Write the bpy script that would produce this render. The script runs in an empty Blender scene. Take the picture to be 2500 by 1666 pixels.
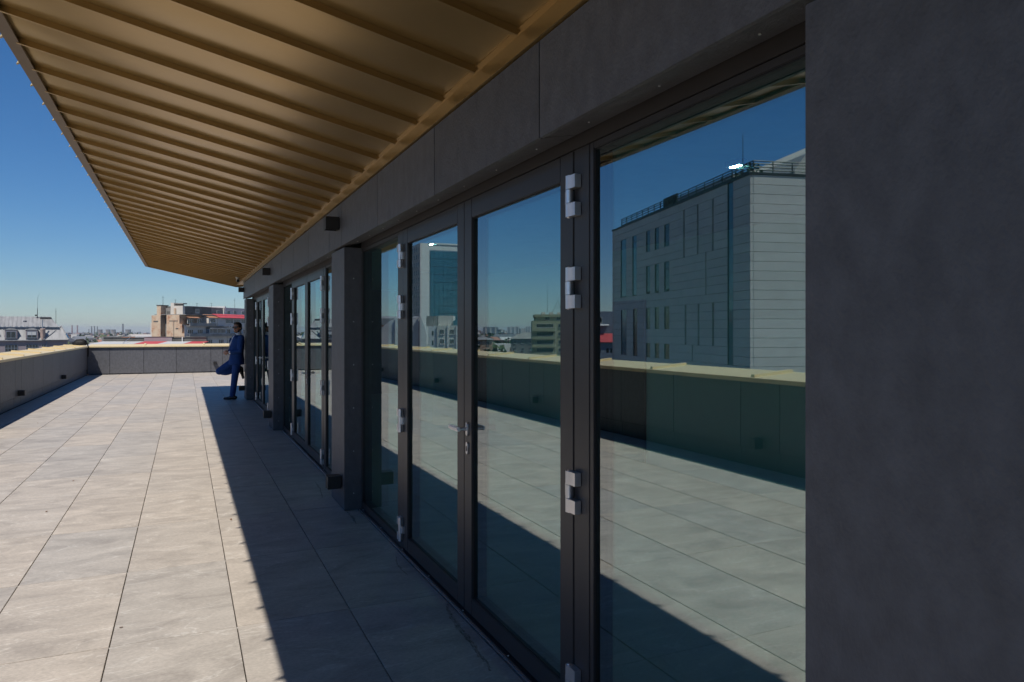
import bpy, bmesh, math, random
from mathutils import Vector, Matrix
R = math.radians
random.seed(7)

# ---------------------------------------------------------------- camera, sky, sun, exposure
sc = bpy.context.scene
col = sc.collection
cam_d = bpy.data.cameras.new('camera'); cam = bpy.data.objects.new('camera', cam_d); col.objects.link(cam)
sc.camera = cam
YAW = math.atan(798 / 1750)
cam.location = (0, 0, 1.58); cam.rotation_euler = (R(90), 0, -YAW)
cam_d.sensor_width = 36; cam_d.lens = 25.2; cam_d.shift_y = -0.010; cam_d.clip_start = .05; cam_d.clip_end = 30000

SUN_DIR = Vector((.412, .46, -1.0)).normalized()          # the way the light travels
SUN_EL = math.asin(-SUN_DIR.z); SUN_AZ = math.atan2(-SUN_DIR.x, -SUN_DIR.y)
world = bpy.data.worlds.new('World'); sc.world = world; world.use_nodes = True
wn = world.node_tree.nodes; wl = world.node_tree.links
bg = wn['Background']; bg.inputs['Strength'].default_value = .063
sky = wn.new('ShaderNodeTexSky'); sky.sky_type = 'NISHITA'; sky.sun_disc = False
sky.sun_elevation = SUN_EL; sky.sun_rotation = SUN_AZ
sky.altitude = 0; sky.air_density = 1.0; sky.dust_density = .1; sky.ozone_density = 8.0
hs = wn.new('ShaderNodeHueSaturation'); hs.inputs['Saturation'].default_value = 1.17
ti = wn.new('ShaderNodeMix'); ti.data_type = 'RGBA'; ti.blend_type = 'MULTIPLY'; ti.inputs[0].default_value = 1; ti.inputs[7].default_value = (.84, .90, .97, 1)
wl.new(sky.outputs[0], hs.inputs['Color']); wl.new(hs.outputs[0], ti.inputs[6]); wl.new(ti.outputs[2], bg.inputs['Color'])
sun_d = bpy.data.lights.new('sun', 'SUN'); sun_d.energy = 3.55; sun_d.angle = R(.53); sun_d.color = (1, .945, .86)
sun = bpy.data.objects.new('sun', sun_d); col.objects.link(sun)
sun.rotation_euler = SUN_DIR.to_track_quat('-Z', 'Y').to_euler()
vs = sc.view_settings; vs.view_transform = 'Standard'; vs.look = 'None'; vs.exposure = 0.56; vs.gamma = 1.0
sc.cycles.use_denoising = True
sc.cycles.max_bounces = 10; sc.cycles.glossy_bounces = 6; sc.cycles.diffuse_bounces = 4
sc.cycles.transparent_max_bounces = 24; sc.cycles.transmission_bounces = 8
sc.cycles.caustics_reflective = False; sc.cycles.caustics_refractive = False
sc.cycles.sample_clamp_indirect = 6

# ---------------------------------------------------------------- materials
def nodes_of(name):
    m = bpy.data.materials.new(name); m.use_nodes = True
    nt = m.node_tree; return m, nt.nodes, nt.links, nt.nodes['Principled BSDF']

def mat(name, color, rough=.6, metal=0., spec=.5, var=.15, scale=6., stretch=(1, 1, 1), bump=0., bscale=60., rnd=0., coat=0.):
    """plain surface with mottled colour, optional fine relief and per-object change of tone"""
    m, n, l, p = nodes_of(name)
    p.inputs['Roughness'].default_value = rough; p.inputs['Metallic'].default_value = metal
    p.inputs['Specular IOR Level'].default_value = spec; p.inputs['Coat Weight'].default_value = coat
    tc = n.new('ShaderNodeTexCoord'); mp = n.new('ShaderNodeMapping'); mp.inputs['Scale'].default_value = stretch
    oi = n.new('ShaderNodeObjectInfo')
    add = n.new('ShaderNodeVectorMath'); add.operation = 'ADD'
    sc_ = n.new('ShaderNodeVectorMath'); sc_.operation = 'SCALE'; sc_.inputs['Scale'].default_value = 37.
    cmb = n.new('ShaderNodeCombineXYZ')
    l.new(oi.outputs['Random'], cmb.inputs[0]); l.new(oi.outputs['Random'], cmb.inputs[1]); l.new(cmb.outputs[0], sc_.inputs[0])
    l.new(tc.outputs['Object'], add.inputs[0]); l.new(sc_.outputs[0], add.inputs[1]); l.new(add.outputs[0], mp.inputs[0])
    ns = n.new('ShaderNodeTexNoise'); ns.inputs['Scale'].default_value = scale; ns.inputs['Detail'].default_value = 6; ns.inputs['Roughness'].default_value = .6
    l.new(mp.outputs[0], ns.inputs['Vector'])
    mr = n.new('ShaderNodeMapRange'); mr.inputs['From Min'].default_value = .25; mr.inputs['From Max'].default_value = .75
    mr.inputs['To Min'].default_value = 1 - var; mr.inputs['To Max'].default_value = 1 + var
    l.new(ns.outputs['Fac'], mr.inputs['Value'])
    fac = mr.outputs[0]
    if rnd:
        r2 = n.new('ShaderNodeMapRange'); r2.inputs['To Min'].default_value = 1 - rnd; r2.inputs['To Max'].default_value = 1 + rnd
        l.new(oi.outputs['Random'], r2.inputs['Value'])
        mu = n.new('ShaderNodeMath'); mu.operation = 'MULTIPLY'; l.new(fac, mu.inputs[0]); l.new(r2.outputs[0], mu.inputs[1]); fac = mu.outputs[0]
    mx = n.new('ShaderNodeVectorMath'); mx.operation = 'SCALE'; mx.inputs[0].default_value = color[:3]
    l.new(fac, mx.inputs['Scale']); l.new(mx.outputs[0], p.inputs['Base Color'])
    if bump:
        nb = n.new('ShaderNodeTexNoise'); nb.inputs['Scale'].default_value = bscale; nb.inputs['Detail'].default_value = 4
        l.new(mp.outputs[0], nb.inputs['Vector'])
        b = n.new('ShaderNodeBump'); b.inputs['Strength'].default_value = bump; b.inputs['Distance'].default_value = .01
        l.new(nb.outputs['Fac'], b.inputs['Height']); l.new(b.outputs[0], p.inputs['Normal'])
    return m

def tile_material():
    m, n, l, p = nodes_of('stone_tile')
    tc = n.new('ShaderNodeTexCoord'); oi = n.new('ShaderNodeObjectInfo')
    cmb = n.new('ShaderNodeCombineXYZ'); l.new(oi.outputs['Random'], cmb.inputs[0])
    m3 = n.new('ShaderNodeMath'); m3.operation = 'MULTIPLY'; m3.inputs[1].default_value = 7.3; l.new(oi.outputs['Random'], m3.inputs[0]); l.new(m3.outputs[0], cmb.inputs[1])
    s_ = n.new('ShaderNodeVectorMath'); s_.operation = 'SCALE'; s_.inputs['Scale'].default_value = 53.; l.new(cmb.outputs[0], s_.inputs[0])
    add = n.new('ShaderNodeVectorMath'); add.operation = 'ADD'; l.new(tc.outputs['Object'], add.inputs[0]); l.new(s_.outputs[0], add.inputs[1])
    mp = n.new('ShaderNodeMapping'); mp.inputs['Rotation'].default_value = (0, 0, R(-28)); mp.inputs['Scale'].default_value = (1.7, 3.0, 1); l.new(add.outputs[0], mp.inputs[0])
    n1 = n.new('ShaderNodeTexNoise'); n1.inputs['Scale'].default_value = 1.5; n1.inputs['Detail'].default_value = 9; n1.inputs['Roughness'].default_value = .62; n1.inputs['Distortion'].default_value = .9
    l.new(mp.outputs[0], n1.inputs['Vector'])
    r1 = n.new('ShaderNodeValToRGB'); e = r1.color_ramp.elements
    e[0].position = .25; e[0].color = (.30, .272, .245, 1); e[1].position = .76; e[1].color = (.535, .49, .44, 1)
    k = r1.color_ramp.elements.new(.5); k.color = (.425, .39, .35, 1)
    l.new(n1.outputs['Fac'], r1.inputs[0])
    # thin pale veins
    mp2 = n.new('ShaderNodeMapping'); mp2.inputs['Rotation'].default_value = (0, 0, R(-38)); mp2.inputs['Scale'].default_value = (.8, 2.6, 1); l.new(add.outputs[0], mp2.inputs[0])
    n2 = n.new('ShaderNodeTexNoise'); n2.inputs['Scale'].default_value = 1.3; n2.inputs['Detail'].default_value = 5; n2.inputs['Distortion'].default_value = 1.4; l.new(mp2.outputs[0], n2.inputs['Vector'])
    ab = n.new('ShaderNodeMath'); ab.operation = 'SUBTRACT'; ab.inputs[1].default_value = .5; l.new(n2.outputs['Fac'], ab.inputs[0])
    a2 = n.new('ShaderNodeMath'); a2.operation = 'ABSOLUTE'; l.new(ab.outputs[0], a2.inputs[0])
    vr = n.new('ShaderNodeMapRange'); vr.inputs['From Max'].default_value = .010; vr.inputs['To Min'].default_value = .85; vr.inputs['To Max'].default_value = 0; l.new(a2.outputs[0], vr.inputs['Value'])
    gt = n.new('ShaderNodeMath'); gt.operation = 'MULTIPLY'; l.new(vr.outputs[0], gt.inputs[0]); l.new(n1.outputs['Fac'], gt.inputs[1])
    mx = n.new('ShaderNodeMix'); mx.data_type = 'RGBA'; mx.inputs[7].default_value = (.66, .64, .60, 1)
    l.new(gt.outputs[0], mx.inputs[0]); l.new(r1.outputs[0], mx.inputs[6])
    # each tile its own tone, a little warmer or cooler
    tone = n.new('ShaderNodeValToRGB'); te = tone.color_ramp.elements
    te[0].color = (.92, .915, .91, 1); te[1].color = (1.05, 1.0, .94, 1); l.new(oi.outputs['Random'], tone.inputs[0])
    mm = n.new('ShaderNodeMix'); mm.data_type = 'RGBA'; mm.blend_type = 'MULTIPLY'; mm.inputs[0].default_value = 1
    l.new(mx.outputs[2], mm.inputs[6]); l.new(tone.outputs[0], mm.inputs[7])
    l.new(mm.outputs[2], p.inputs['Base Color'])
    p.inputs['Roughness'].default_value = .5; p.inputs['Specular IOR Level'].default_value = .5
    gn = n.new('ShaderNodeTexNoise'); gn.inputs['Scale'].default_value = 26; gn.inputs['Detail'].default_value = 6; gn.inputs['Roughness'].default_value = .7; l.new(mp.outputs[0], gn.inputs['Vector'])
    gv = n.new('ShaderNodeMapRange'); gv.inputs['From Min'].default_value = .3; gv.inputs['From Max'].default_value = .7; gv.inputs['To Min'].default_value = .80; gv.inputs['To Max'].default_value = 1.16; l.new(gn.outputs['Fac'], gv.inputs['Value'])
    gs = n.new('ShaderNodeVectorMath'); gs.operation = 'SCALE'; l.new(mm.outputs[2], gs.inputs[0]); l.new(gv.outputs[0], gs.inputs['Scale']); l.new(gs.outputs[0], p.inputs['Base Color'])
    b = n.new('ShaderNodeBump'); b.inputs['Strength'].default_value = .25; b.inputs['Distance'].default_value = .004
    l.new(n1.outputs['Fac'], b.inputs['Height']); l.new(b.outputs[0], p.inputs['Normal'])
    return m

def glass_material(name, ior, tint, rtint=(1, 1, 1)):
    m, n, l, p = nodes_of(name); n.remove(p)
    out = n['Material Output']
    fr = n.new('ShaderNodeFresnel'); fr.inputs['IOR'].default_value = ior
    gl = n.new('ShaderNodeBsdfGlossy'); gl.inputs['Roughness'].default_value = 0.0; gl.inputs['Color'].default_value = (*rtint, 1)
    tr = n.new('ShaderNodeBsdfTransparent'); tr.inputs['Color'].default_value = (*tint, 1)
    mx = n.new('ShaderNodeMixShader'); ge = n.new('ShaderNodeNewGeometry'); inv = n.new('ShaderNodeMath'); inv.operation = 'SUBTRACT'; inv.inputs[0].default_value = 1; l.new(ge.outputs['Backfacing'], inv.inputs[1])
    fm = n.new('ShaderNodeMath'); fm.operation = 'MULTIPLY'; l.new(fr.outputs[0], fm.inputs[0]); l.new(inv.outputs[0], fm.inputs[1])   # mirror coat on the outer side of each pane
    l.new(fm.outputs[0], mx.inputs[0]); l.new(tr.outputs[0], mx.inputs[1]); l.new(gl.outputs[0], mx.inputs[2])
    l.new(mx.outputs[0], out.inputs['Surface'])
    return m

def emit(name, color, strength):
    m, n, l, p = nodes_of(name)
    p.inputs['Base Color'].default_value = (*color, 1); p.inputs['Emission Color'].default_value = (*color, 1); p.inputs['Emission Strength'].default_value = strength
    return m

def brick_material():
    m, n, l, p = nodes_of('weathered_brick_render')
    tc = n.new('ShaderNodeTexCoord')
    n1 = n.new('ShaderNodeTexNoise'); n1.inputs['Scale'].default_value = .55; n1.inputs['Detail'].default_value = 8; n1.inputs['Roughness'].default_value = .7; l.new(tc.outputs['Object'], n1.inputs['Vector'])
    r = n.new('ShaderNodeValToRGB'); e = r.color_ramp.elements
    e[0].position = .36; e[0].color = (.36, .15, .08, 1); e[1].position = .60; e[1].color = (.55, .43, .31, 1)
    k = r.color_ramp.elements.new(.45); k.color = (.50, .35, .24, 1)
    l.new(n1.outputs['Fac'], r.inputs[0]); l.new(r.outputs[0], p.inputs['Base Color']); p.inputs['Roughness'].default_value = .9
    return m

def island_material(name, cols, rough=.85):
    m, n, l, p = nodes_of(name)
    g = n.new('ShaderNodeNewGeometry'); r = n.new('ShaderNodeValToRGB'); r.color_ramp.interpolation = 'CONSTANT'
    e = r.color_ramp.elements
    while len(e) < len(cols): e.new(.5)
    for i, c in enumerate(cols): e[i].position = i / len(cols); e[i].color = (*c, 1)
    l.new(g.outputs['Random Per Island'], r.inputs[0]); l.new(r.outputs[0], p.inputs['Base Color']); p.inputs['Roughness'].default_value = rough
    return m

M = dict(
    tile=tile_material(),
    slab=mat('dark_bedding', (.05, .048, .045), .9),
    grout=mat('pale_dust_grout', (.50, .48, .45), .9, scale=30),
    clad=mat('dark_fibre_cement', (.098, .099, .108), .50, spec=.4, var=.24, scale=16, stretch=(1, 1, .7), bump=.3, bscale=110, rnd=.08),
    clad_gap=mat('joint_shadow_membrane', (.012, .012, .013), .9),
    gold=mat('gold_painted_metal', (.44, .30, .125), .29, metal=.72, var=.06, scale=2.5, bump=.02, bscale=3, rnd=.04),
    coping=mat('pale_gold_coping', (.69, .55, .31), .42, metal=.08, var=.05, scale=3, rnd=.03),
    edge=mat('brown_roof_edge', (.15, .11, .075), .45, metal=.5, var=.1),
    frame=mat('anthracite_door_frame', (.040, .037, .038), .38, spec=.5, var=.08, scale=20),
    gasket=mat('black_gasket', (.006, .006, .006), .6),
    steel=mat('satin_aluminium', (.78, .78, .80), .36, metal=.9, var=.03, scale=25),
    lamp=mat('black_lamp_body', (.018, .017, .017), .45, var=.1),
    white=mat('white_paint', (.60, .58, .55), .6, var=.08, scale=1.2),
    glass_out=glass_material('coated_outer_glass', 4.0, (.74, .95, .93), (.84, .96, 1)),
    glass_in=glass_material('inner_glass', 2.4, (.80, .95, .93), (.82, .95, 1)),
    far_glass=mat('far_window_glass', (.015, .02, .026), .12, spec=.8, var=.3, scale=.8),
    blue_glass=mat('blue_curtain_glass', (.03, .12, .17), .08, spec=1., var=.25, scale=.35),
    room_wall=mat('interior_plaster', (.74, .75, .73), .8, var=.03),
    room_ceil=mat('interior_grey_ceiling', (.34, .34, .34), .8),
    room_floor=mat('interior_floor', (.30, .28, .26), .5, var=.1),
    black=mat('black_joinery', (.008, .008, .009), .6),
    led=emit('lit_led', (1, .97, .92), 320.0),
    stone=mat('grey_stone_cladding', (.53, .495, .46), .7, var=.09, scale=1.1, bump=.05, bscale=20, rnd=.06),
    concrete=mat('weathered_concrete', (.24, .23, .215), .9, var=.45, scale=.35),
    darkwall=mat('sooty_wall', (.10, .098, .09), .9, var=.5, scale=.5),
    greywall=mat('grey_render', (.48, .47, .47), .9, var=.2, scale=.3),
    mauve=mat('mauve_render', (.24, .205, .22), .9, var=.1, scale=.4),
    cream=mat('cream_render', (.55, .51, .45), .85, var=.12, scale=.4),
    olive=mat('ochre_render', (.32, .30, .19), .85, var=.15, scale=.5),
    bluegrey=mat('blue_grey_render', (.16, .20, .25), .85, var=.1),
    zinc=mat('pale_zinc_roof', (.265, .265, .265), .5, metal=.1, var=.30, scale=1.6, stretch=(1, .25, .25)),
    redsheet=mat('red_sheet_roof', (.46, .06, .07), .55, var=.12, scale=.6),
    rust=mat('rusty_sheet', (.36, .17, .09), .8, var=.4, scale=.9),
    terracotta=mat('terracotta_tiles', (.42, .17, .10), .8, var=.25, scale=1.5),
    whitesheet=mat('white_sheet_roof', (.46, .465, .47), .5, var=.12),
    pinkstack=mat('pink_render_stack', (.42, .31, .26), .85, var=.15),
    chimney=mat('red_brown_stack', (.22, .10, .09), .9), dchimney=mat('dark_stack', (.07, .075, .085), .9),
    tower_c=mat('cooling_tower_concrete', (.17, .15, .135), .9, var=.1, scale=.05),
    tarp=mat('blue_tarp', (.06, .25, .42), .6), brick=brick_material(),
    rail=mat('black_railing', (.012, .012, .014), .5), bag=mat('black_nylon', (.006, .0055, .0055), .6, spec=.25, var=.3, scale=30),
    city=island_material('far_city_walls', [(.30, .27, .25), (.40, .37, .34), (.20, .19, .19), (.30, .14, .10), (.46, .44, .42), (.14, .15, .17)]),
    tree=island_material('far_foliage', [(.035, .06, .022), (.05, .08, .03), (.026, .045, .02), (.06, .085, .035)]),
    ground=mat('city_ground', (.16, .155, .145), .95, var=.4, scale=.01),
    suit=mat('navy_blue_suit', (.016, .056, .20), .75, spec=.25, var=.12, scale=14, bump=.15, bscale=45),
    skin=mat('skin', (.42, .22, .15), .5, var=.06, scale=25), hair=mat('dark_brown_hair', (.016, .010, .007), .55, var=.3, scale=60),
    shirt=mat('white_shirt', (.74, .76, .82), .7, var=.03), tie=mat('pale_striped_tie', (.30, .34, .40), .6, var=.3, scale=50),
    shoe=mat('black_leather', (.010, .009, .009), .25), lens=mat('dark_lens', (.006, .005, .005), .1, spec=.8),
)

# ---------------------------------------------------------------- building helpers
class MB:
    def __init__(s): s.v = []; s.f = []
    def poly(s, pts, faces):
        o = len(s.v); s.v += [tuple(p) for p in pts]; s.f += [tuple(o + i for i in f) for f in faces]; return s
    def box(s, x0, x1, y0, y1, z0, z1):
        return s.poly([(x0, y0, z0), (x1, y0, z0), (x1, y1, z0), (x0, y1, z0), (x0, y0, z1), (x1, y0, z1), (x1, y1, z1), (x0, y1, z1)],
                      [(0, 3, 2, 1), (4, 5, 6, 7), (0, 1, 5, 4), (1, 2, 6, 5), (2, 3, 7, 6), (3, 0, 4, 7)])
    def prism(s, prof, a0, a1, axis='y'):
        """profile of 2D points extruded along an axis. axis y: (x,z); axis x: (y,z); axis z: (x,y)"""
        n = len(prof)
        def P(p, a): return {'y': (p[0], a, p[1]), 'x': (a, p[0], p[1]), 'z': (p[0], p[1], a)}[axis]
        pts = [P(p, a0) for p in prof] + [P(p, a1) for p in prof]
        fs = [tuple(range(n)), tuple(range(2 * n - 1, n - 1, -1))] + [(i, i + n, (i + 1) % n + n, (i + 1) % n) for i in range(n)]
        return s.poly(pts, fs)
    def tube(s, a, b, r0, r1=None, n=12):
        r1 = r0 if r1 is None else r1; a = Vector(a); b = Vector(b); d = (b - a).normalized()
        q = d.to_track_quat('Z', 'Y'); pts = []
        for c, r in ((a, r0), (b, r1)):
            for i in range(n):
                t = 2 * math.pi * i / n; pts.append(c + q @ Vector((r * math.cos(t), r * math.sin(t), 0)))
        return s.poly(pts, [tuple(range(n - 1, -1, -1)), tuple(range(n, 2 * n))] + [(i, (i + 1) % n, (i + 1) % n + n, i + n) for i in range(n)])
    def lathe(s, prof, c=(0, 0, 0), n=24):
        o = [(c[0] + r * math.cos(2 * math.pi * i / n), c[1] + r * math.sin(2 * math.pi * i / n), c[2] + z) for r, z in prof for i in range(n)]
        fs = [(k * n + i, k * n + (i + 1) % n, (k + 1) * n + (i + 1) % n, (k + 1) * n + i) for k in range(len(prof) - 1) for i in range(n)]
        fs += [tuple(range(n - 1, -1, -1)), tuple((len(prof) - 1) * n + i for i in range(n))]
        return s.poly(o, fs)
    def data(s, name, material, bevel=0., smooth=False):
        me = bpy.data.meshes.new(name); me.from_pydata(s.v, [], s.f)
        bm = bmesh.new(); bm.from_mesh(me); bmesh.ops.recalc_face_normals(bm, faces=bm.faces)
        if bevel: bmesh.ops.bevel(bm, geom=list(bm.edges), offset=bevel, segments=2, affect='EDGES', clamp_overlap=True)
        if smooth:
            for f in bm.faces: f.smooth = True
            for e in bm.edges:
                if len(e.link_faces) == 2 and e.calc_face_angle(0) > R(38): e.smooth = False
        bm.to_mesh(me); bm.free(); me.materials.append(M[material]); return me
    def build(s, name, material, parent=None, bevel=0., smooth=False, loc=None):
        return link(name, s.data(name, material, bevel, smooth), parent, loc)

def link(name, me, parent=None, loc=None, rz=0.):
    o = bpy.data.objects.new(name, me); col.objects.link(o); o.parent = parent
    if loc is not None: o.location = loc
    if rz: o.rotation_euler.z = rz
    return o
def box(name, material, b, parent=None, bevel=0.): return MB().box(*b).build(name, material, parent, bevel)
def tag(o, label=None, cat=None, group=None, kind=None):
    for k, v in (('label', label), ('category', cat), ('group', group), ('kind', kind)):
        if v: o[k] = v
    return o
def empty(name, loc=(0, 0, 0), rz=0., label=None, cat=None, group=None):
    o = bpy.data.objects.new(name, None); col.objects.link(o); o.location = loc; o.rotation_euler.z = rz; o.empty_display_size = .1
    return tag(o, label, cat, group)
def copy_tree(o, parent=None):
    c = o.copy(); col.objects.link(c); c.parent = parent
    for ch in [x for x in o.children]: copy_tree(ch, c)
    return c

# ---------------------------------------------------------------- ground far below, terrace floor
GZ = -22.
g = MB().poly([(-9000, -3000, GZ), (9000, -3000, GZ), (9000, 14000, GZ), (-9000, 14000, GZ)], [(0, 1, 2, 3)]).build('ground', 'ground'); tag(g, 'flat city ground far below the terrace', 'ground', kind='structure')
PX, PY = -3.17, 29.5                       # inner faces of the two parapets
XG = 1.434                                 # outer glass plane
floor = MB().box(PX - .5, 9.2, -7, PY + .5, -.6, -.022).build('terrace_floor', 'slab'); tag(floor, 'roof terrace paved with pale grey stone tiles', 'terrace', kind='structure')
X0, TW, Y0, TL = .2525, .5975, 4.09, 1.22
xs = [X0 + TW * k for k in range(-6, 3)]
tile_me = MB().box(-TW / 2 + .0029, TW / 2 - .0029, -TL / 2 + .0018, TL / 2 - .0018, -.02, 0).data('tile', 'tile', .0012)
nt = 0
def lay(xa, xb, ya, yb):
    global nt
    w, d = xb - xa, yb - ya
    if w < .03 or d < .03: return
    if abs(w - TW) < 1e-3 and abs(d - TL) < 1e-3: o = link('tile', tile_me, floor, ((xa + xb) / 2, (ya + yb) / 2, 0))
    else: o = link('tile', MB().box(-w / 2 + .0029, w / 2 - .0029, -d / 2 + .0018, d / 2 - .0018, -.02, 0).data('tile', 'tile', .0012), floor, ((xa + xb) / 2, (ya + yb) / 2, 0))
    o.rotation_euler = (random.uniform(-.0007, .0007), random.uniform(-.0007, .0007), 0); o.location.z = random.uniform(-.0008, .0004); nt += 1
gr = MB()
FACE_END = 17.97
for k in range(-4, 21):
    ya, yb = Y0 + TL * k, Y0 + TL * (k + 1); ye = min(yb, PY)
    edges = [PX] + [x for x in xs if x > PX + .02]
    lim = 1.392 if ya < FACE_END - .5 else 1.455
    edges = [e for e in edges if e < lim - .02] + [lim]
    for a, b in zip(edges[:-1], edges[1:]): lay(a, b, ya, ye)
    if ya > FACE_END - .5:
        e2 = [1.455 + TW * i for i in range(0, 4)]
        for a, b in zip(e2[:-1], e2[1:]): lay(a, b, max(ya, FACE_END), ye)
    gr.box(PX, lim, ya - .0025, ya + .0025, -.02, -.0035)
gr.build('pale_grout', 'grout', floor)

# ---------------------------------------------------------------- parapets with cladding panels and gold coping
def parapet_panels(root, joints, axis, zt=1.0, skirt=.2):
    for a, b in zip(joints[:-1], joints[1:]):
        if b - a < .05: continue
        q = .0055
        def bb(z0, z1, proud):
            return (PX - .0285, PX + proud, a + q, b - q, z0, z1) if axis == 'y' else (a + q, b - q, PY - proud, PY + .0285, z0, z1)
        box('cladding_panel', 'clad', bb(skirt + .006, zt, 0.), root, .0015)
        box('skirting_panel', 'clad', bb(.003, skirt - .006, -.022), root, .0015)

lp = empty('parapet_wall', (0, 0, 0), 0, 'long dark panelled parapet with pale gold coping facing the glass doors', 'parapet')
box('core', 'clad_gap', (PX - .45, PX - .029, -7, PY + .45, -.5, .99), lp)
jy = []
for L in (17.6 - 5.78 * i for i in range(4, -4, -1)):
    jy += [L, L + .62] + [L + .62 + 1.29 * i for i in range(1, 4)]
jy = [-7] + sorted(y for y in jy if -6.9 < y < PY - .05) + [PY - .004]
parapet_panels(lp, jy, 'y')
def coping(root, a0, a1, axis, step, first):
    """sloped sheet sections; each section overlaps the next with a raised folded seam"""
    W = .62; prof = [(.055, .985), (.055, 1.03), (.05, 1.036), (-W, 1.085), (-W - .01, 1.0), (-W + .015, 1.0), (-W + .01, 1.06), (.035, 1.015), (.035, .985)]
    cuts = [a0]; c = first
    while c < a1 - .3:
        if c > a0 + .3: cuts.append(c)
        c += step
    cuts.append(a1)
    for i, (a, b) in enumerate(zip(cuts[:-1], cuts[1:])):
        if axis == 'y':
            s = MB().prism([(PX + p[0], p[1]) for p in prof], a + .0015, b - .0015, 'y').build('coping_section', 'coping', root)
            if i: MB().prism([(PX + x, z) for x, z in ((.005, 1.040), (.005, 1.070), (-W + .03, 1.117), (-W + .03, 1.083))], a - .03, a + .03, 'y').build('standing_seam', 'coping', s)
        else:
            s = MB().prism([(PY - p[0], p[1]) for p in prof], a + .0015, b - .0015, 'x').build('coping_section', 'coping', root)
            if i: MB().prism([(PY + y, z) for y, z in ((.005, 1.040), (.005, 1.070), (W - .03, 1.117), (W - .03, 1.083))], a - .03, a + .03, 'x').build('standing_seam', 'coping', s)
coping(lp, -7, PY + .62, 'y', 2.0, .45)
fp = empty('parapet_wall', (0, 0, 0), 0, 'short dark panelled parapet across the end of the terrace, sunlit, behind the leaning man', 'parapet')
box('core', 'clad_gap', (PX + .03, 9.2, PY + .029, PY + .45, -.5, .99), fp)
parapet_panels(fp, [PX + .004, -2.47, -1.38, -.30, .89, 1.30, 2.4, 3.5, 4.6, 5.7, 6.8, 8.0, 9.2], 'x', skirt=.03)
coping(fp, PX + .04, 9.2, 'x', 2.0, -1.35)

# ---------------------------------------------------------------- cube lamps
def cube_lamp(loc, normal, label):
    """dark square wall lamp with an open recess in its lower face; normal = outward axis ('x+','x-','y-')"""
    e = empty('cube_lamp', loc, {'x+': 0, 'x-': math.pi, 'y-': -math.pi / 2}[normal], label, 'lamp', 'square wall lamps')
    s = .056
    MB().box(.006, .122, -s, -s + .006, -s, s).box(.006, .122, s - .006, s, -s, s).box(.006, .012, -s + .006, s - .006, -s, s).box(.116, .122, -s + .006, s - .006, -s, s).box(.012, .116, -s + .006, s - .006, s - .02, s).build('housing', 'lamp', e)
    box('back_plate', 'lamp', (0, .006, -.045, .045, -.045, .045), e)
    MB().lathe([(.03, -.01), (.03, .012), (.012, .03)], (.064, 0, 0), 12).build('diffuser', 'white', e)
LP = (6.45, 12.1, 17.70)
who = ('beside the wide bay', 'of the middle bay', 'the man leans against')
for y, w in zip(LP, who):
    cube_lamp((1.2435, y, 2.53), 'x-', 'square black lamp on the fascia above the pillar ' + w)
    cube_lamp((1.262, y if y < 17 else 17.86, .24), 'x-', 'square black lamp near the foot of the pillar ' + w)
for i, y in enumerate((17.9, 23.65, 12.1, 6.35, .6)):
    cube_lamp((PX + .001, y, .28), 'x+', ('square black lamp low on the long parapet, second from the corner', 'square black lamp low on the long parapet, nearest the end corner',
              'square black lamp low on the long parapet, third from the corner', 'square black lamp low on the long parapet, fourth from the corner', 'square black lamp low on the long parapet, fifth from the corner')[i])
cube_lamp((1.03, PY - .001, .36), 'y-', "square lamp low on the sunlit end parapet behind the man's knee")

# ---------------------------------------------------------------- the pavilion: pillars, fascia, room behind
pav = empty('glazed_pavilion', (1.25, 0, 0), 0, 'dark panelled rooftop pavilion wall with glazed doors between square pillars', 'building')
def pbox(name, m, b, bevel=0., parent=None):     # boxes in world numbers under the pavilion's empty
    x0, x1, y0, y1, z0, z1 = b
    return box(name, m, (x0 - 1.25, x1 - 1.25, y0, y1, z0, z1) if parent is None else b, parent or pav, bevel)
PIL = [(-5.1, -4.5), (.62, 1.195), (6.32, 6.92), (11.88, 12.53), (17.35, 17.95)]
FB, FT = 2.325, 2.70
for i, (a, b) in enumerate(PIL):
    p = pbox('pillar', 'clad', (1.268, 1.50, a + .0005, b - .0005, .003, FB - .012), .003)
    p['label'] = 'dark panelled pillar'
    scr = MB()
    for z in (.15, .52, .9, 1.28, 1.66, 2.04): scr.tube((.10, a + .001, z), (.10, a - .002, z), .0045, .0038, 10)
    o = scr.build('screw_row', 'steel', pav); o['kind'] = 'stuff'
fj = [-5.8]
for (a, b), (a2, _) in zip(PIL[:-1], PIL[1:]):
    fj += [a, b] + [b + (a2 - b) / 4 * i for i in range(1, 4)]
fj += [PIL[-1][0], PIL[-1][1]]
fj = sorted(set(round(v, 3) for v in fj)); fj.remove(-4.5 if -4.5 in fj else fj[0])
for a, b in zip(fj[:-1], fj[1:]):
    q = .0035
    pbox('fascia_panel', 'clad', (1.245, 1.262, a + q, b - q, FB, FT), .0012)
    MB().prism([(.013, FB + .003), (.160, FB + .030), (.160, FB + .042), (.013, FB + .015)], a + q, b - q, 'y').build('head_soffit_panel', 'clad', pav)
    s = MB(); n = 3
    for k in range(n):
        y = a + (b - a) * (k + .5) / n; s.tube((.09, y, FB + .022), (.09, y, FB + .0135), .0045, .0038, 8)
    o = s.build('screw_row', 'steel', pav); o['kind'] = 'stuff'
pbox('beam_core', 'clad_gap', (1.264, 1.56, -5.8, 17.94, FB + .045, 2.86))
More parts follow.
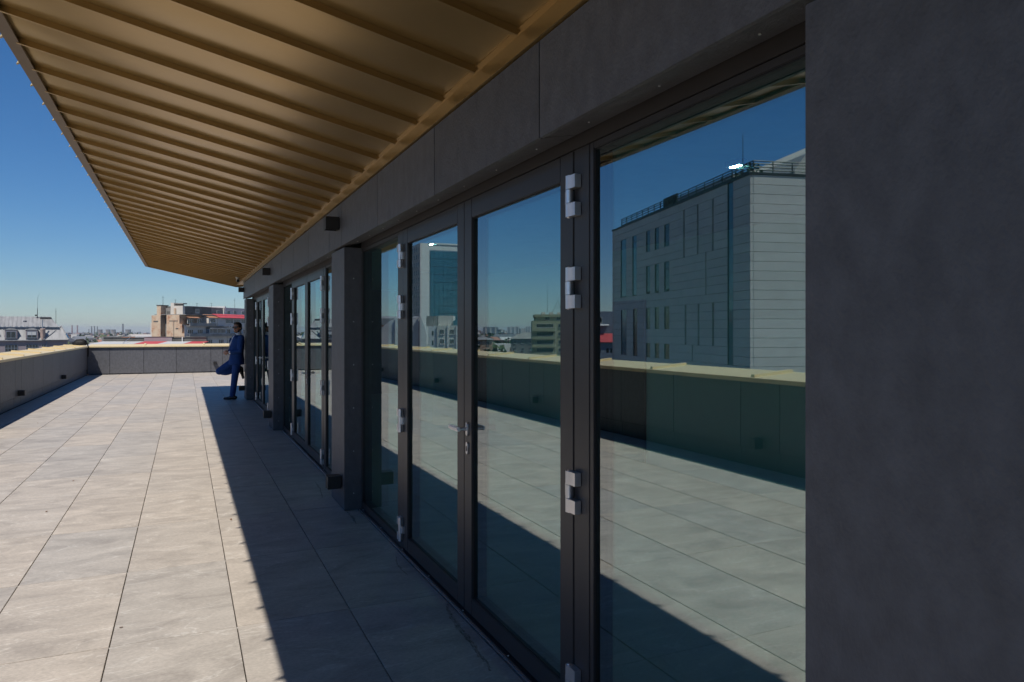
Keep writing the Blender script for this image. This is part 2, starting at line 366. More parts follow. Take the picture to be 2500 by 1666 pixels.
# end wall of the pavilion and the return beyond the last pillar
for k in range(5): pbox('end_wall_panel', 'clad', (1.44 + 1.5 * k, 2.932 + 1.5 * k, 17.93, 17.95, .003, FT), .0015)
pbox('end_wall_core', 'clad_gap', (1.45, 9, 17.7, 17.925, 0, 2.86))
pbox('interior_floor', 'room_floor', (1.56, 9, -5.7, 17.7, -.02, .005))
pbox('interior_ceiling', 'room_ceil', (1.57, 9, -5.7, 17.69, 2.6, 2.64))
pbox('interior_wall', 'room_wall', (5.0, 5.2, -5.7, 17.69, .006, 2.6))
pbox('rear_wall', 'clad_gap', (1.27, 9, -5.78, -5.71, 0, 2.86))
pbox('interior_door', 'black', (4.96, 4.998, 7.10, 7.98, .006, 1.95), .004)
pbox('interior_column', 'room_wall', (3.6, 3.95, 12.0, 12.35, .006, 2.6))
for k, (x, y) in enumerate(((3.0, 3.35), (2.55, 7.8))):
    e = empty('ceiling_light', (x, y, 2.6), 0, ('small lit ceiling spot inside, showing over the reflected stone office block', 'small lit ceiling spot inside, showing over the reflected glass tower')[k], 'ceiling light')
    box('housing', 'black', (-.03, .03, -.06, .06, -.035, 0), e); box('diffuser', 'led', (-.012, .012, -.04, .04, -.038, -.0355), e)

# ---------------------------------------------------------------- doors and fixed panes
FX0, FX1 = 1.415, 1.505                       # frame faces
def glazing(root, y0, y1, z0, z1, parts=True):
    """double glazing: outer and inner pane with black gasket all round"""
    box('pane', 'glass_out', (XG, XG + .006, y0 + .001, y1 - .001, z0 + .001, z1 - .001), root)
    box('pane', 'glass_in', (XG + .032, XG + .038, y0 + .001, y1 - .001, z0 + .001, z1 - .001), root)
    g = .005
    MB().box(XG - .008, XG + .045, y0 - .002, y0 + g, z0, z1).box(XG - .008, XG + .045, y1 - g, y1 + .002, z0, z1).box(XG - .008, XG + .045, y0 + g, y1 - g, z0 - .002, z0 + g).box(XG - .008, XG + .045, y0 + g, y1 - g, z1 - g, z1 + .002).build('gasket', 'gasket', root)

def hinge(root, y, z, side):
    """three-knuckle surface hinge; side=+1 the door lies towards larger y"""
    h = empty('hinge', (FX0 - .020, y, z)); h.parent = root
    r = .0150
    for z0, z1, what in ((-.082, -.028, 'post'), (-.026, .026, 'door'), (.028, .082, 'post')):
        m = MB().tube((0, 0, z0), (0, 0, z1), r, r, 18)
        s = -side if what == 'post' else side
        w = .060 if what == 'post' else .040
        prof = [(-.004, 0), (-.012, .004 * s), (-.0125, .016 * s), (-.008, .026 * s), (-.008, w * s), (.0195, w * s), (.0195, 0)]
        if what == 'door': prof = [(.004, 0), (.004, w * s), (.0195, w * s), (.0195, 0)]
        m.prism(prof, z0 + .001, z1 - .001, 'z')
        m.build('knuckle', 'steel', h, 0, True)
    MB().tube((0, 0, .0825), (0, 0, .086), .009, .006, 12).tube((0, 0, -.0825), (0, 0, -.086), .009, .006, 12).build('pin', 'steel', h)

def door_leaf(ya, yb, active, hinge_y, side, label):
    """leaf between ya<yb; hinge_y tells the hung edge, side=+1 if the leaf lies towards larger y of it"""
    d = empty('glass_door', (0, 0, 0), 0, label, 'door', 'glass double doors of the pavilion')
    w = .112; zb, zt = .032, 2.300; gb, gt = .125, 2.195
    q = .0025
    for n, b in (('stile', (ya + q, ya + w, zb, zt)), ('stile', (yb - w, yb - q, zb, zt))):
        box(n, 'frame', (FX0, FX1, b[0], b[1], b[2], b[3]), d, .0025)
    box('bottom_rail', 'frame', (FX0 + .0005, FX1, ya + w + .0005, yb - w - .0005, zb, gb), d, .0025)
    box('top_rail', 'frame', (FX0 + .0005, FX1, ya + w + .0005, yb - w - .0005, gt, zt), d, .0025)
    glazing(d, ya + w, yb - w, gb, gt)
    for z in (.165, .94, 1.75, 2.115): hinge(d, hinge_y, z, side)
    if active:
        y = yb - .055
        hd = empty('handle', (FX0, y, 1.04)); hd.parent = d
        def oval(w_, h_, x0, x1, zc, n=24):
            prof = [(w_ / 2 * math.cos(2 * math.pi * i / n), zc + math.copysign(max(0, h_ / 2 - w_ / 2), math.sin(2 * math.pi * i / n) + 1e-9) + w_ / 2 * math.sin(2 * math.pi * i / n)) for i in range(n)]
            return MB().prism(prof, x0, x1, 'x')
        oval(.032, .075, -.009, 0, 0).build('rose', 'steel', hd, .002, True)
        MB().tube((0, 0, 0), (-.05, 0, 0), .0095, .0095, 16).build('spindle', 'steel', hd, 0, True)
        m = MB(); m.box(-.064, -.042, -.012, .145, -.012, .012); m.build('lever', 'steel', hd, .006, True)
        oval(.030, .068, -.008, 0, -.105).build('key_escutcheon', 'steel', hd, .002, True)
        oval(.010, .030, -.0095, -.008, -.108).build('keyhole', 'black', hd)
    return d

def fixed_window(ya, yb, label):
    d = empty('fixed_window', (0, 0, 0), 0, label, 'window', 'fixed panes beside the doors')
    f = .028; zb, zt = .02, 2.302; gb, gt = .072, 2.277
    box('jamb', 'frame', (FX0 + .004, FX1, ya, ya + f, zb, zt), d, .002); box('jamb', 'frame', (FX0 + .004, FX1, yb - f, yb, zb, zt), d, .002)
    box('bottom_rail', 'frame', (FX0 + .0045, FX1, ya + f + .0005, yb - f - .0005, zb, gb), d, .002)
    box('top_rail', 'frame', (FX0 + .0045, FX1, ya + f + .0005, yb - f - .0005, gt, zt), d, .002)
    glazing(d, ya + f, yb - f, gb, gt)

BAY = ['in the wide bay that mirrors the stone office block', 'in the middle bay that mirrors the mansard roof', 'in the bay that mirrors the man']
bays = [(1.195, 6.32, 2.51, 3.745), (6.92, 11.88, 8.235, 9.475), (12.53, 17.35, 13.94, 15.18), (-4.5, .62, -3.15, -1.9)]
for i, (a, b, j0, jm) in enumerate(bays):
    j1 = 2 * jm - j0
    if i < 3:
        door_leaf(j0, jm, True, j0, 1, 'glass door leaf with lever handle and lock ' + BAY[i])
        door_leaf(jm, j1, False, j1, -1, 'glass door leaf without handle ' + BAY[i])
        fixed_window(a, j0 - .122, 'fixed glass pane beside the handled door leaf ' + BAY[i])
        fixed_window(j1 + .122, b, 'fixed glass pane beside the handleless door leaf ' + BAY[i])
        fr = empty('door_frame', (0, 0, 0), 0, 'dark door posts, head and threshold ' + BAY[i], 'door frame', 'door frames of the glazed bays')
        box('post', 'frame', (FX0 + .002, FX1, j0 - .121, j0 - .0025, .02, 2.302), fr, .0025); box('post', 'frame', (FX0 + .002, FX1, j1 + .0025, j1 + .121, .02, 2.302), fr, .0025)
        box('head', 'frame', (FX0 + .002, FX1, a, b, 2.305, FB + .041), fr, .002)
        box('threshold', 'frame', (FX0 - .012, FX1, a, b, -.02, .018), fr, .002)
        box('threshold_strip', 'steel', (FX0 - .020, FX0 - .0125, a, b, -.02, .006), fr)
        sm = MB()
        for k in range(9):
            y = a + .1 + (b - a - .2) * k / 8; sm.tube((FX0 - .002, y, .018), (FX0 - .002, y, .0205), .005, .004, 8)
        o = sm.build('screw_row', 'steel', fr); o['kind'] = 'stuff'
    else:
        box('rear_cladding', 'clad', (.19, .21, a, b, 0, FB), pav)

# ---------------------------------------------------------------- canopy roof with standing seams
can = empty('roof_canopy', (0, 0, 0), 0, 'sloping gold sheet metal canopy with standing seams over the terrace', 'canopy')
XO, ZO, XI, ZI, YE, YS = -.905, 3.265, 1.235, 2.79, 20.5, -5.6
sl = (ZO - ZI) / (XI - XO)
def sz(x): return ZI + (XI - x) * sl
MB().prism([(XO + .004, ZO + .006), (XO + .004, 3.325), (9, 3.45), (9, ZI + .07), (XI + .2, ZI + .07), (XI, ZI + .006)], YS, YE - .004, 'y').build('roof_deck', 'edge', can)
SP = .4575; s0 = 2.60 - SP * 17
seams = [s0 + SP * i for i in range(0, 60) if s0 + SP * i < YE - .12]
def soffit_pan(w, amp, tw):
    """slightly dished sheet between two seams"""
    nx, ny = 10, 6; v = []; f = []
    for i in range(nx + 1):
        for j in range(ny + 1):
            x = XO + (XI - XO) * i / nx; t = j / ny
            v.append((x, -w / 2 + w * t, sz(x) - .004 - amp * math.sin(math.pi * t) * (.6 + .4 * math.sin(i * .9 + tw)) - .0015 * math.sin(i * 1.7 + tw * 2) * math.sin(math.pi * t)))
    for i in range(nx):
        for j in range(ny): f.append((i * (ny + 1) + j, i * (ny + 1) + j + 1, (i + 1) * (ny + 1) + j + 1, (i + 1) * (ny + 1) + j))
    m = MB(); m.poly(v, f); return m.data('soffit_panel', 'gold', 0, True)
pans = [soffit_pan(SP - .012, random.uniform(.010, .017), random.uniform(0, 6)) for _ in range(6)]
seam_me = MB().prism([(XO + .02, sz(XO + .02) - .002), (XO + .03, sz(XO + .03) - .034), (XI - .03, sz(XI - .03) - .034), (XI - .004, sz(XI) - .002)], -.007, .007, 'y').prism([(XO + .03, sz(XO + .03) - .0345), (XO + .03, sz(XO + .03) - .039), (XI - .03, sz(XI - .03) - .039), (XI - .03, sz(XI - .03) - .0345)], -.013, .007, 'y').data('standing_seam', 'gold')
end_me = MB().prism([(XO - .085, 3.30), (XO - .06, 3.356), (XO + .25, 3.362), (XO + .25, 3.332), (XO - .04, 3.331)], -.013, .013, 'y').data('seam_end', 'coping')
for i, y in enumerate(seams):
    link('standing_seam', seam_me, can, (0, y, 0)); link('seam_end', end_me, can, (0, y + .19, 0))
    w = min(SP, YE - y)
    if w > SP - .01: link('soffit_panel', pans[i % 6] if i % 3 else random.choice(pans), can, (0, y + SP / 2, 0))
    else: link('soffit_panel', soffit_pan(w - .03, .004, 1), can, (0, y + w / 2, 0))
# outer edge: vertical trim with a small lower lip, in lengths
ye = [YS + 3.0 * i for i in range(0, 9)] ; ye = [y for y in ye if y < YE - .5] + [YE]
for a, b in zip(ye[:-1], ye[1:]):
    MB().prism([(XO - .02, ZO - .045), (XO - .02, 3.33), (XO + .003, 3.33), (XO + .003, ZO - .02), (XO + .045, ZO - .025), (XO + .045, ZO - .045)], a + .001, b - .001, 'y').build('edge_trim', 'edge', can)
    MB().box(XO - .032, XO - .0205, a + .001, b - .001, 3.30, 3.335).build('drip_edge', 'edge', can)
MB().prism([(XO - .02, ZO - .045), (XO - .02, 3.33), (9, 3.455), (9, ZI - .03), (XI + .2, ZI - .03), (XI, ZI - .045)], YE, YE + .02, 'y').build('end_trim', 'gold', can)
# gold closing trim between soffit and wall panels
for a, b in zip(ye[:-1], ye[1:]):
    bb = min(b, 17.96)
    if bb <= a: continue
    MB().prism([(XI - .004, FT + .006), (XI - .004, ZI - .012), (XI - .03, ZI - .008), (XI - .03, ZI + .004), (XI + .03, ZI + .03), (XI + .03, FT + .006)], a + .001, bb - .001, 'y').build('wall_trim', 'gold', can)
MB().box(XI - .004, 9, 17.965, 17.99, FT + .006, ZI + .05).build('wall_trim', 'gold', can)
# soffit beyond the corner of the wall
MB().box(XI + .035, 9, 17.99, YE - .005, ZI + .01, ZI + .03).build('corner_soffit', 'gold', can)

# security camera under the far corner of the canopy
cv = empty('security_camera', (1.10, 17.6, sz(1.10) - .05), 0, 'small white and black security camera under the canopy by the wall corner', 'camera')
MB().lathe([(.045, .055), (.05, .03), (.03, 0)], (0, 0, 0), 16).build('mount', 'white', cv, 0, True)
MB().tube((0, .04, -.03), (0, -.10, -.05), .036, .036, 16).build('body', 'white', cv, 0, True)
MB().tube((0, -.1005, -.05), (0, -.112, -.052), .033, .030, 16).build('lens', 'black', cv)
#PART2
# ---------------------------------------------------------------- bag left on the corner of the parapet
bg_ = empty('shoulder_bag', (PX - .20, PY - .22, 1.058), R(-10), 'black shoulder bag slumped on the gold coping at the terrace corner', 'bag')
def lump(name, m, parent, parts, voxel=.01, smooth=4, loc=None):
    """one continuous surface grown from overlapping ellipsoids and tapered limbs"""
    bm = bmesh.new()
    for p in parts:
        if p[0] == 'e':                       # ellipsoid: centre, radii, optional rotation matrix
            c, r = Vector(p[1]), p[2]; mtx = Matrix.Translation(c) @ (p[3].to_4x4() if len(p) > 3 else Matrix.Identity(4)) @ Matrix.Diagonal((*r, 1))
            bmesh.ops.create_icosphere(bm, subdivisions=3, radius=1, matrix=mtx)
        elif p[0] == 'l':                     # tapered limb: a, b, ra, rb
            a, b, ra, rb = Vector(p[1]), Vector(p[2]), p[3], p[4]; d = b - a; L = d.length
            q = d.to_track_quat('Z', 'Y').to_matrix().to_4x4()
            bmesh.ops.create_cone(bm, cap_ends=True, segments=20, radius1=ra, radius2=rb, depth=L, matrix=Matrix.Translation((a + b) / 2) @ q)
            for c, r in ((a, ra), (b, rb)): bmesh.ops.create_icosphere(bm, subdivisions=2, radius=r, matrix=Matrix.Translation(c))
        elif p[0] == 'b':                     # loft of ellipses: list of (centre, (rx, ry), yaw)
            rings = []; n = 28
            for c, r, yaw in p[1]:
                ring = []
                for i in range(n):
                    t = 2 * math.pi * i / n; ex = 2.6
                    cx = math.copysign(abs(math.cos(t)) ** (2 / ex), math.cos(t)) * r[0]; cy = math.copysign(abs(math.sin(t)) ** (2 / ex), math.sin(t)) * r[1]
                    ring.append(bm.verts.new((c[0] + cx * math.cos(yaw) - cy * math.sin(yaw), c[1] + cx * math.sin(yaw) + cy * math.cos(yaw), c[2])))
                rings.append(ring)
            for a_, b_ in zip(rings[:-1], rings[1:]):
                for i in range(n): bm.faces.new((a_[i], a_[(i + 1) % n], b_[(i + 1) % n], b_[i]))
            bm.faces.new(rings[0][::-1]); bm.faces.new(rings[-1])
    bmesh.ops.recalc_face_normals(bm, faces=bm.faces)
    me = bpy.data.meshes.new(name); bm.to_mesh(me); bm.free()
    t = bpy.data.objects.new('t', me); col.objects.link(t)
    rm = t.modifiers.new('r', 'REMESH'); rm.mode = 'VOXEL'; rm.voxel_size = voxel
    if smooth:
        sm = t.modifiers.new('s', 'SMOOTH'); sm.factor = .5; sm.iterations = smooth
    dg = bpy.context.evaluated_depsgraph_get(); out = bpy.data.meshes.new_from_object(t.evaluated_get(dg))
    bpy.data.objects.remove(t)
    out.name = name; out.materials.clear(); out.materials.append(M[m])
    for f in out.polygons: f.use_smooth = True
    return link(name, out, parent, loc)
lump('bag_body', 'bag', bg_, [('b', [((-.01, 0, .01), (.21, .13), .05), ((0, 0, .05), (.225, .14), .05), ((.01, 0, .13), (.215, .12), .02), ((.02, .01, .185), (.17, .08), .0)]), ('e', (-.17, .02, .07), (.09, .11, .06)), ('e', (.13, -.05, .17), (.08, .05, .05)), ('l', (-.10, 0, .20), (.10, .01, .215), .028, .03)], .012, 2)
lump('shoulder_strap', 'bag', bg_, [('l', a, b, .022, .022) for a, b in (((.17, -.05, .13), (.25, -.03, .06)), ((.25, -.03, .06), (.262, -.02, -.04)), ((.262, -.02, -.04), (.268, -.015, -.26)), ((.268, -.015, -.26), (.262, -.03, -.38)))], .01, 2)

# ---------------------------------------------------------------- the man leaning on the last pillar
man = empty('person', (1.0, 17.66, 0), 0, 'person in blue suit and sunglasses leaning on the pillar, one foot against it', 'person')
O = Vector((1.0, 17.66, 0))
def W(*p): return Vector(p) - O               # joints are given in terrace coordinates
HIP_L, HIP_R = W(1.085, 17.58, .93), W(1.085, 17.78, .93)
KN_L, AN_L = W(1.035, 17.60, .50), W(1.0, 17.64, .10)
KN_R, AN_R = W(.715, 17.82, .645), W(1.10, 17.84, .655)
SH_L, SH_R = W(1.165, 17.475, 1.425), W(1.055, 17.84, 1.425)
EL_L, WR_L = W(1.135, 17.43, 1.125), W(.915, 17.46, 1.085)
EL_R, WR_R = W(.985, 17.90, 1.13), W(.865, 17.70, 1.06)
NECK, HEAD = W(1.115, 17.655, 1.50), W(1.095, 17.645, 1.645)
face = Vector((-.66, -.75, 0)).normalized(); side = Vector((.75, -.66, 0)); up = Vector((0, 0, 1))
FM = Matrix((face, side.normalized(), up)).transposed()      # columns: forward, sideways, up
def H(fw, sd, uz): return HEAD + face * fw + side.normalized() * sd + up * uz
body = [('l', NECK + Vector((.01, 0, -.12)), NECK + Vector((0, 0, .06)), .068, .056),
        ('e', H(-.008, 0, .028), (.098, .078, .100), FM), ('e', H(.012, 0, -.040), (.078, .066, .078), FM), ('e', H(.040, 0, -.088), (.040, .042, .030), FM),
        ('l', H(.088, 0, .008), H(.108, 0, -.026), .010, .015), ('e', H(.086, 0, -.058), (.016, .028, .007), FM), ('e', H(.084, 0, -.070), (.015, .024, .007), FM),
        ('e', H(.070, .034, .018), (.018, .022, .008), FM), ('e', H(.070, -.034, .018), (.018, .022, .008), FM),
        ('e', H(-.005, .078, -.005), (.018, .008, .030), FM), ('e', H(-.005, -.078, -.005), (.018, .008, .030), FM),
        ('b', [((HIP_L + HIP_R) / 2 + Vector((0, 0, -.06)), (.12, .15), 0), ((HIP_L + HIP_R) / 2 + Vector((0, 0, .15)), (.10, .13), 0), (NECK + Vector((0, 0, -.22)), (.10, .16), -.3), (NECK + Vector((0, 0, -.07)), (.06, .12), -.3)]),
        ('l', SH_L, EL_L, .045, .036), ('l', EL_L, WR_L, .034, .027), ('l', SH_R, EL_R, .045, .036), ('l', EL_R, WR_R, .034, .027),
        ('l', HIP_L, KN_L, .075, .05), ('l', KN_L, AN_L, .05, .036), ('l', HIP_R, KN_R, .075, .05), ('l', KN_R, AN_R, .05, .036)]
def hand(w, d, palm_n, thumb_d, curl):
    """palm, four curled fingers of different length and a thumb from the side of the palm"""
    d = d.normalized(); n_ = palm_n.normalized(); t = d.cross(n_).normalized()
    if t.dot(thumb_d) < 0: t = -t
    out = [('l', w, w + d * .055, .026, .030), ('l', w + d * .03 + t * .016, w + d * .08 + t * .018, .020, .019), ('l', w + d * .03 - t * .016, w + d * .075 - t * .018, .020, .018)]
    for k, (o_, L) in enumerate(((.029, .9), (.010, 1.0), (-.010, .94), (-.029, .78))):
        p0 = w + d * .082 + t * o_; a1 = curl
        q1 = d * math.cos(a1) + n_ * math.sin(a1); q2 = d * math.cos(a1 * 2) + n_ * math.sin(a1 * 2); q3 = d * math.cos(a1 * 2.8) + n_ * math.sin(a1 * 2.8)
        p1 = p0 + q1 * .040 * L; p2 = p1 + q2 * .026 * L; p3 = p2 + q3 * .020 * L
        out += [('l', p0, p1, .0098, .0090), ('l', p1, p2, .0090, .0083), ('l', p2, p3, .0083, .0072)]
    b0 = w + d * .025 + t * .026; b1 = b0 + (d * .6 + t * .6 + n_ * .45).normalized() * .042; b2 = b1 + (d * .8 + n_ * .6).normalized() * .032
    return out + [('l', b0, b1, .0125, .0105), ('l', b1, b2, .0105, .0085)]
body += hand(WR_L + (WR_L - EL_L).normalized() * .005, Vector((-1, .15, .10)), Vector((-.1, 1, -.1)), Vector((0, 0, 1)), .75)
body += hand(WR_R + (WR_R - EL_R).normalized() * .005, Vector((-.45, -1, .25)), Vector((.7, -.2, -.5)), Vector((0, 0, 1)), .7)
lump('body', 'skin', man, body, .0055, 3)
# trousers: pelvis and two legs in one garment
lump('trousers', 'suit', man, [('b', [((HIP_L + HIP_R) / 2 + Vector((0, 0, -.10)), (.135, .17), 0), ((HIP_L + HIP_R) / 2 + Vector((0, 0, .0)), (.14, .18), 0), ((HIP_L + HIP_R) / 2 + Vector((0, 0, .12)), (.125, .165), 0)]),
     ('l', HIP_L + Vector((0, 0, -.03)), KN_L, .102, .076), ('l', KN_L, AN_L + Vector((-.005, 0, .045)), .076, .064), ('l', AN_L + Vector((-.005, 0, .05)), AN_L + Vector((-.015, .0, .0)), .062, .060), ('e', KN_L + Vector((-.015, 0, -.12)), (.070, .062, .16)),
     ('l', HIP_R + Vector((-.01, 0, -.03)), KN_R, .104, .082), ('l', KN_R, AN_R + Vector((-.045, 0, -.005)), .080, .068), ('e', KN_R + Vector((.13, 0, -.02)), (.16, .07, .075))], .011, 4)
# jacket: chest, skirt and sleeves
ty = -.28
lump('jacket', 'suit', man, [('b', [(W(1.075, 17.66, .80), (.165, .205), ty), (W(1.08, 17.66, .92), (.160, .20), ty), (W(1.085, 17.655, 1.05), (.142, .178), ty), (W(1.095, 17.655, 1.20), (.145, .19), ty), (W(1.11, 17.655, 1.34), (.135, .205), ty), (W(1.12, 17.655, 1.43), (.105, .20), ty), (W(1.122, 17.655, 1.475), (.078, .12), ty)]),
     ('e', SH_L + Vector((0, .02, -.012)), (.075, .07, .062)), ('e', SH_R + Vector((0, -.02, -.012)), (.075, .07, .062)),
     ('l', SH_L, EL_L, .068, .058), ('l', EL_L, WR_L + (EL_L - WR_L).normalized() * .035, .056, .043), ('l', SH_R, EL_R, .068, .058), ('l', EL_R, WR_R + (EL_R - WR_R).normalized() * .035, .056, .043),
     ('l', W(.945, 17.60, 1.40), W(.925, 17.58, 1.10), .020, .014), ('l', W(.965, 17.69, 1.40), W(.925, 17.62, 1.10), .020, .014)], .0095, 3)
for w_, e_ in ((WR_L, EL_L), (WR_R, EL_R)):
    d = (e_ - w_).normalized(); lump('shirt_cuff', 'shirt', man, [('l', w_ + d * .045, w_ + d * .006, .037, .036)], .006, 1)
lump('shirt', 'shirt', man, [('b', [(W(1.03, 17.625, 1.18), (.095, .055), ty), (W(1.04, 17.63, 1.36), (.098, .07), ty), (W(1.085, 17.64, 1.47), (.070, .075), ty)]), ('l', NECK + Vector((.004, 0, -.03)), NECK + Vector((-.004, -.004, .032)), .073, .064)], .008, 2)
lump('shirt_front', 'shirt', man, [('l', W(1.02, 17.575, 1.46), W(.948, 17.578, 1.30), .016, .015), ('l', W(.948, 17.578, 1.30), W(.932, 17.585, 1.19), .015, .008)], .005, 2)
lump('tie', 'tie', man, [('l', W(1.045, 17.60, 1.485), W(1.03, 17.592, 1.46), .018, .022), ('l', W(1.025, 17.59, 1.45), W(.942, 17.592, 1.30), .014, .022), ('l', W(.942, 17.592, 1.30), W(.925, 17.595, 1.14), .022, .018)], .006, 2)
# hair, ears free, short beard shadow left to the skin; glasses
lump('hair', 'hair', man, [('e', H(-.020, 0, .048), (.098, .084, .090), FM), ('e', H(.018, 0, .100), (.078, .066, .036), FM), ('e', H(-.060, 0, -.005), (.055, .072, .075), FM), ('e', H(-.004, .066, .040), (.05, .022, .045), FM), ('e', H(-.004, -.066, .040), (.05, .022, .045), FM)], .007, 2)
sg = MB()
lump('sunglasses', 'lens', man, [('e', H(.097, .034, .012), (.010, .033, .026), FM), ('e', H(.097, -.034, .012), (.010, .033, .026), FM), ('l', H(.101, -.012, .018), H(.101, .012, .018), .005, .005), ('l', H(.088, .062, .018), H(.0, .083, .012), .005, .004), ('l', H(.088, -.062, .018), H(.0, -.083, .012), .005, .004)], .005, 1)
beard = lump('beard', 'hair', man, [('e', H(.030, .050, -.075), (.030, .018, .022), FM), ('e', H(.030, -.050, -.075), (.030, .018, .022), FM), ('e', H(.056, 0, -.100), (.030, .034, .016), FM)], .006, 1)
def shoe(an, toe_dir, sole_n):
    d = toe_dir.normalized(); s = -sole_n.normalized(); b_ = an - s * .055
    return [('l', b_ - d * .055, b_ + d * .06, .043, .044), ('l', b_ + d * .06 - s * .010, b_ + d * .185 - s * .018, .042, .028), ('l', b_ - d * .05 - s * .022, b_ - d * .01 - s * .024, .030, .030), ('l', an, b_, .046, .046)]
lump('shoe', 'shoe', man, shoe(AN_L + Vector((.0, 0, .0)), Vector((-1, .28, 0)), Vector((0, 0, -1))), .007, 3)
lump('shoe', 'shoe', man, shoe(AN_R + Vector((.035, 0, .0)), Vector((.13, 0, -1)), Vector((1, 0, .13))), .007, 3)

# ---------------------------------------------------------------- helpers for buildings in the city
def win_mesh(w, h, cols=2, rows=1, frame='white', t=.06, depth=.10):
    """frame with mullions (mesh 1) and recessed panes (mesh 2); drawn in x-z, front towards -y"""
    m = MB(); m.box(0, t, -depth, 0, 0, h).box(w - t, w, -depth, 0, 0, h).box(t, w - t, -depth, 0, 0, t).box(t, w - t, -depth, 0, h - t, h)
    for i in range(1, cols): x = w * i / cols; m.box(x - t / 2, x + t / 2, -depth + .01, 0, t, h - t)
    for j in range(1, rows): z = h * j / rows; m.box(t, w - t, -depth + .02, 0, z - t / 2, z + t / 2)
    m.box(-.08, w + .08, -depth - .08, 0, -.08, -.005)
    return m.data('window', frame), MB().box(t, w - t, -.03, -.005, t, h - t).data('pane', 'far_glass')
def put_win(parent, pair, loc, rz=0.):
    o = link('window', pair[0], parent, loc, rz); link('pane', pair[1], o); return o
def part(name, m, parent, *boxes):
    mb = MB()
    for b in boxes: mb.box(*b)
    return mb.build(name, m, parent)

# ---- mansard roofed house beyond the corner
mh = empty('mansard_house', (-32.9, 168.9, 0), R(8), 'old house with patched pale zinc mansard roof, round topped dormers and antennas', 'building')
mh.scale = (.853, 1, 1)
part('wall', 'mauve', mh, (-5, 13.2, .3, 12, GZ, -.42))
part('cornice', 'zinc', mh, (-5.2, 13.45, -.12, 12.2, -.42, -.25))
MB().prism([(.05, -.248), (1.3, 2.05), (11, 2.05), (11, -.248)], -5, 11.6, 'x').build('lower_roof', 'zinc', mh)
part('roof_gutter_band', 'bluegrey', mh, (-5.05, 11.3, 1.05, 10.9, 2.052, 2.33))
MB().poly([(-5, .95, 2.332), (11.4, .95, 2.332), (9.7, 5, 4.48), (-5, 5, 4.48), (-5, 9, 2.332), (11.4, 9, 2.332)], [(0, 1, 2, 3), (3, 2, 5, 4), (1, 5, 2), (0, 3, 4), (0, 4, 5, 1)]).build('upper_roof', 'zinc', mh)
rd = random.Random(3)
for i in range(19):       # standing joints of the zinc sheets
    x = -4.8 + .78 * i
    MB().poly([(x, .93, 2.345), (x + .06, .93, 2.345), (x + .06, 4.97, 4.495), (x, 4.97, 4.495), (x, .93, 2.40), (x + .06, .93, 2.40), (x + .06, 4.97, 4.55), (x, 4.97, 4.55)], [(0, 1, 2, 3), (4, 7, 6, 5), (0, 4, 5, 1), (1, 5, 6, 2), (2, 6, 7, 3), (3, 7, 4, 0)]).build('roof_joint', 'zinc', mh)
for i in range(14):
    x = -4.6 + 1.05 * i
    if x < 10: MB().prism([(1.0, 2.40), (1.12, 2.40), (1.18, 2.50), (1.02, 2.46)], x, x + rd.uniform(.35, .6), 'x').build('snow_guard', 'bluegrey', mh)
for x in (.75, 5.3, -2.6): MB().poly([(x, .02, -.2), (x + .22, .02, -.2), (x - .35, 1.2, 2.05), (x - .57, 1.2, 2.05), (x, .12, -.2), (x + .22, .12, -.2), (x - .35, 1.35, 2.05), (x - .57, 1.35, 2.05)], [(0, 1, 2, 3), (4, 7, 6, 5), (0, 4, 5, 1), (1, 5, 6, 2), (3, 2, 6, 7), (0, 3, 7, 4)]).build('roof_ridge', 'zinc', mh)
def arch(w, h0, rise, n=10): return [(0, 0), (w, 0), (w, h0)] + [(w - w * i / n, h0 + rise * math.sin(math.pi * i / n)) for i in range(1, n)] + [(0, h0)]
for x, shut in ((.85, False), (4.85, True), (-3.0, False)):
    dm = MB(); pr = arch(2.4, 1.55, .42)
    dm.prism([(x + a, .02 + b) for a, b in pr], -.02, 1.6, 'y'); d_ = dm.build('dormer', 'mauve', mh)
    MB().prism([(x - .1 + a * 1.083, .12 + b * 1.02) for a, b in arch(2.4, 1.55, .42)][2:], -.10, 1.7, 'y').build('dormer_cap', 'zinc', d_)
    part('window', 'far_glass', d_, (x + .35, x + 2.05, -.06, -.02, .2, 1.36)); part('window_frame', 'bluegrey', d_, (x + .27, x + .35, -.09, -.02, .2, 1.36), (x + 2.05, x + 2.13, -.09, -.02, .2, 1.36), (x + 1.16, x + 1.24, -.09, -.02, .2, 1.36), (x + .27, x + 2.13, -.09, -.02, 1.36, 1.44), (x + .27, x + 2.13, -.14, -.02, .1, .2))
    if shut: part('roller_blind', 'whitesheet', d_, (x + .36, x + 2.04, -.085, -.06, .72, 1.36))
MB().poly([(8.3, -.3, -.24), (13.42, -.3, -.24), (13.42, 4.6, -.24), (8.3, 4.6, -.24), (11.9, 1.9, 2.55)], [(0, 1, 4), (1, 2, 4), (2, 3, 4), (3, 0, 4), (0, 3, 2, 1)]).build('corner_roof', 'zinc', mh)
MB().tube((8.35, -.33, -.2), (11.9, 1.87, 2.58), .13, .13, 8).build('ridge_roll', 'zinc', mh); MB().tube((13.4, -.33, -.2), (11.9, 1.87, 2.58), .12, .12, 8).build('ridge_roll', 'zinc', mh)
MB().poly([(12.75, -.2, .9), (13.3, -.33, .0), (13.5, .5, 0), (12.95, .6, .95), (12.78, -.22, .94), (13.33, -.36, .04), (13.54, .5, .04), (12.97, .6, 1.0)], [(0, 1, 2, 3), (4, 7, 6, 5), (0, 4, 5, 1), (1, 5, 6, 2), (2, 6, 7, 3), (3, 7, 4, 0)]).build('tarpaulin', 'tarp', mh)
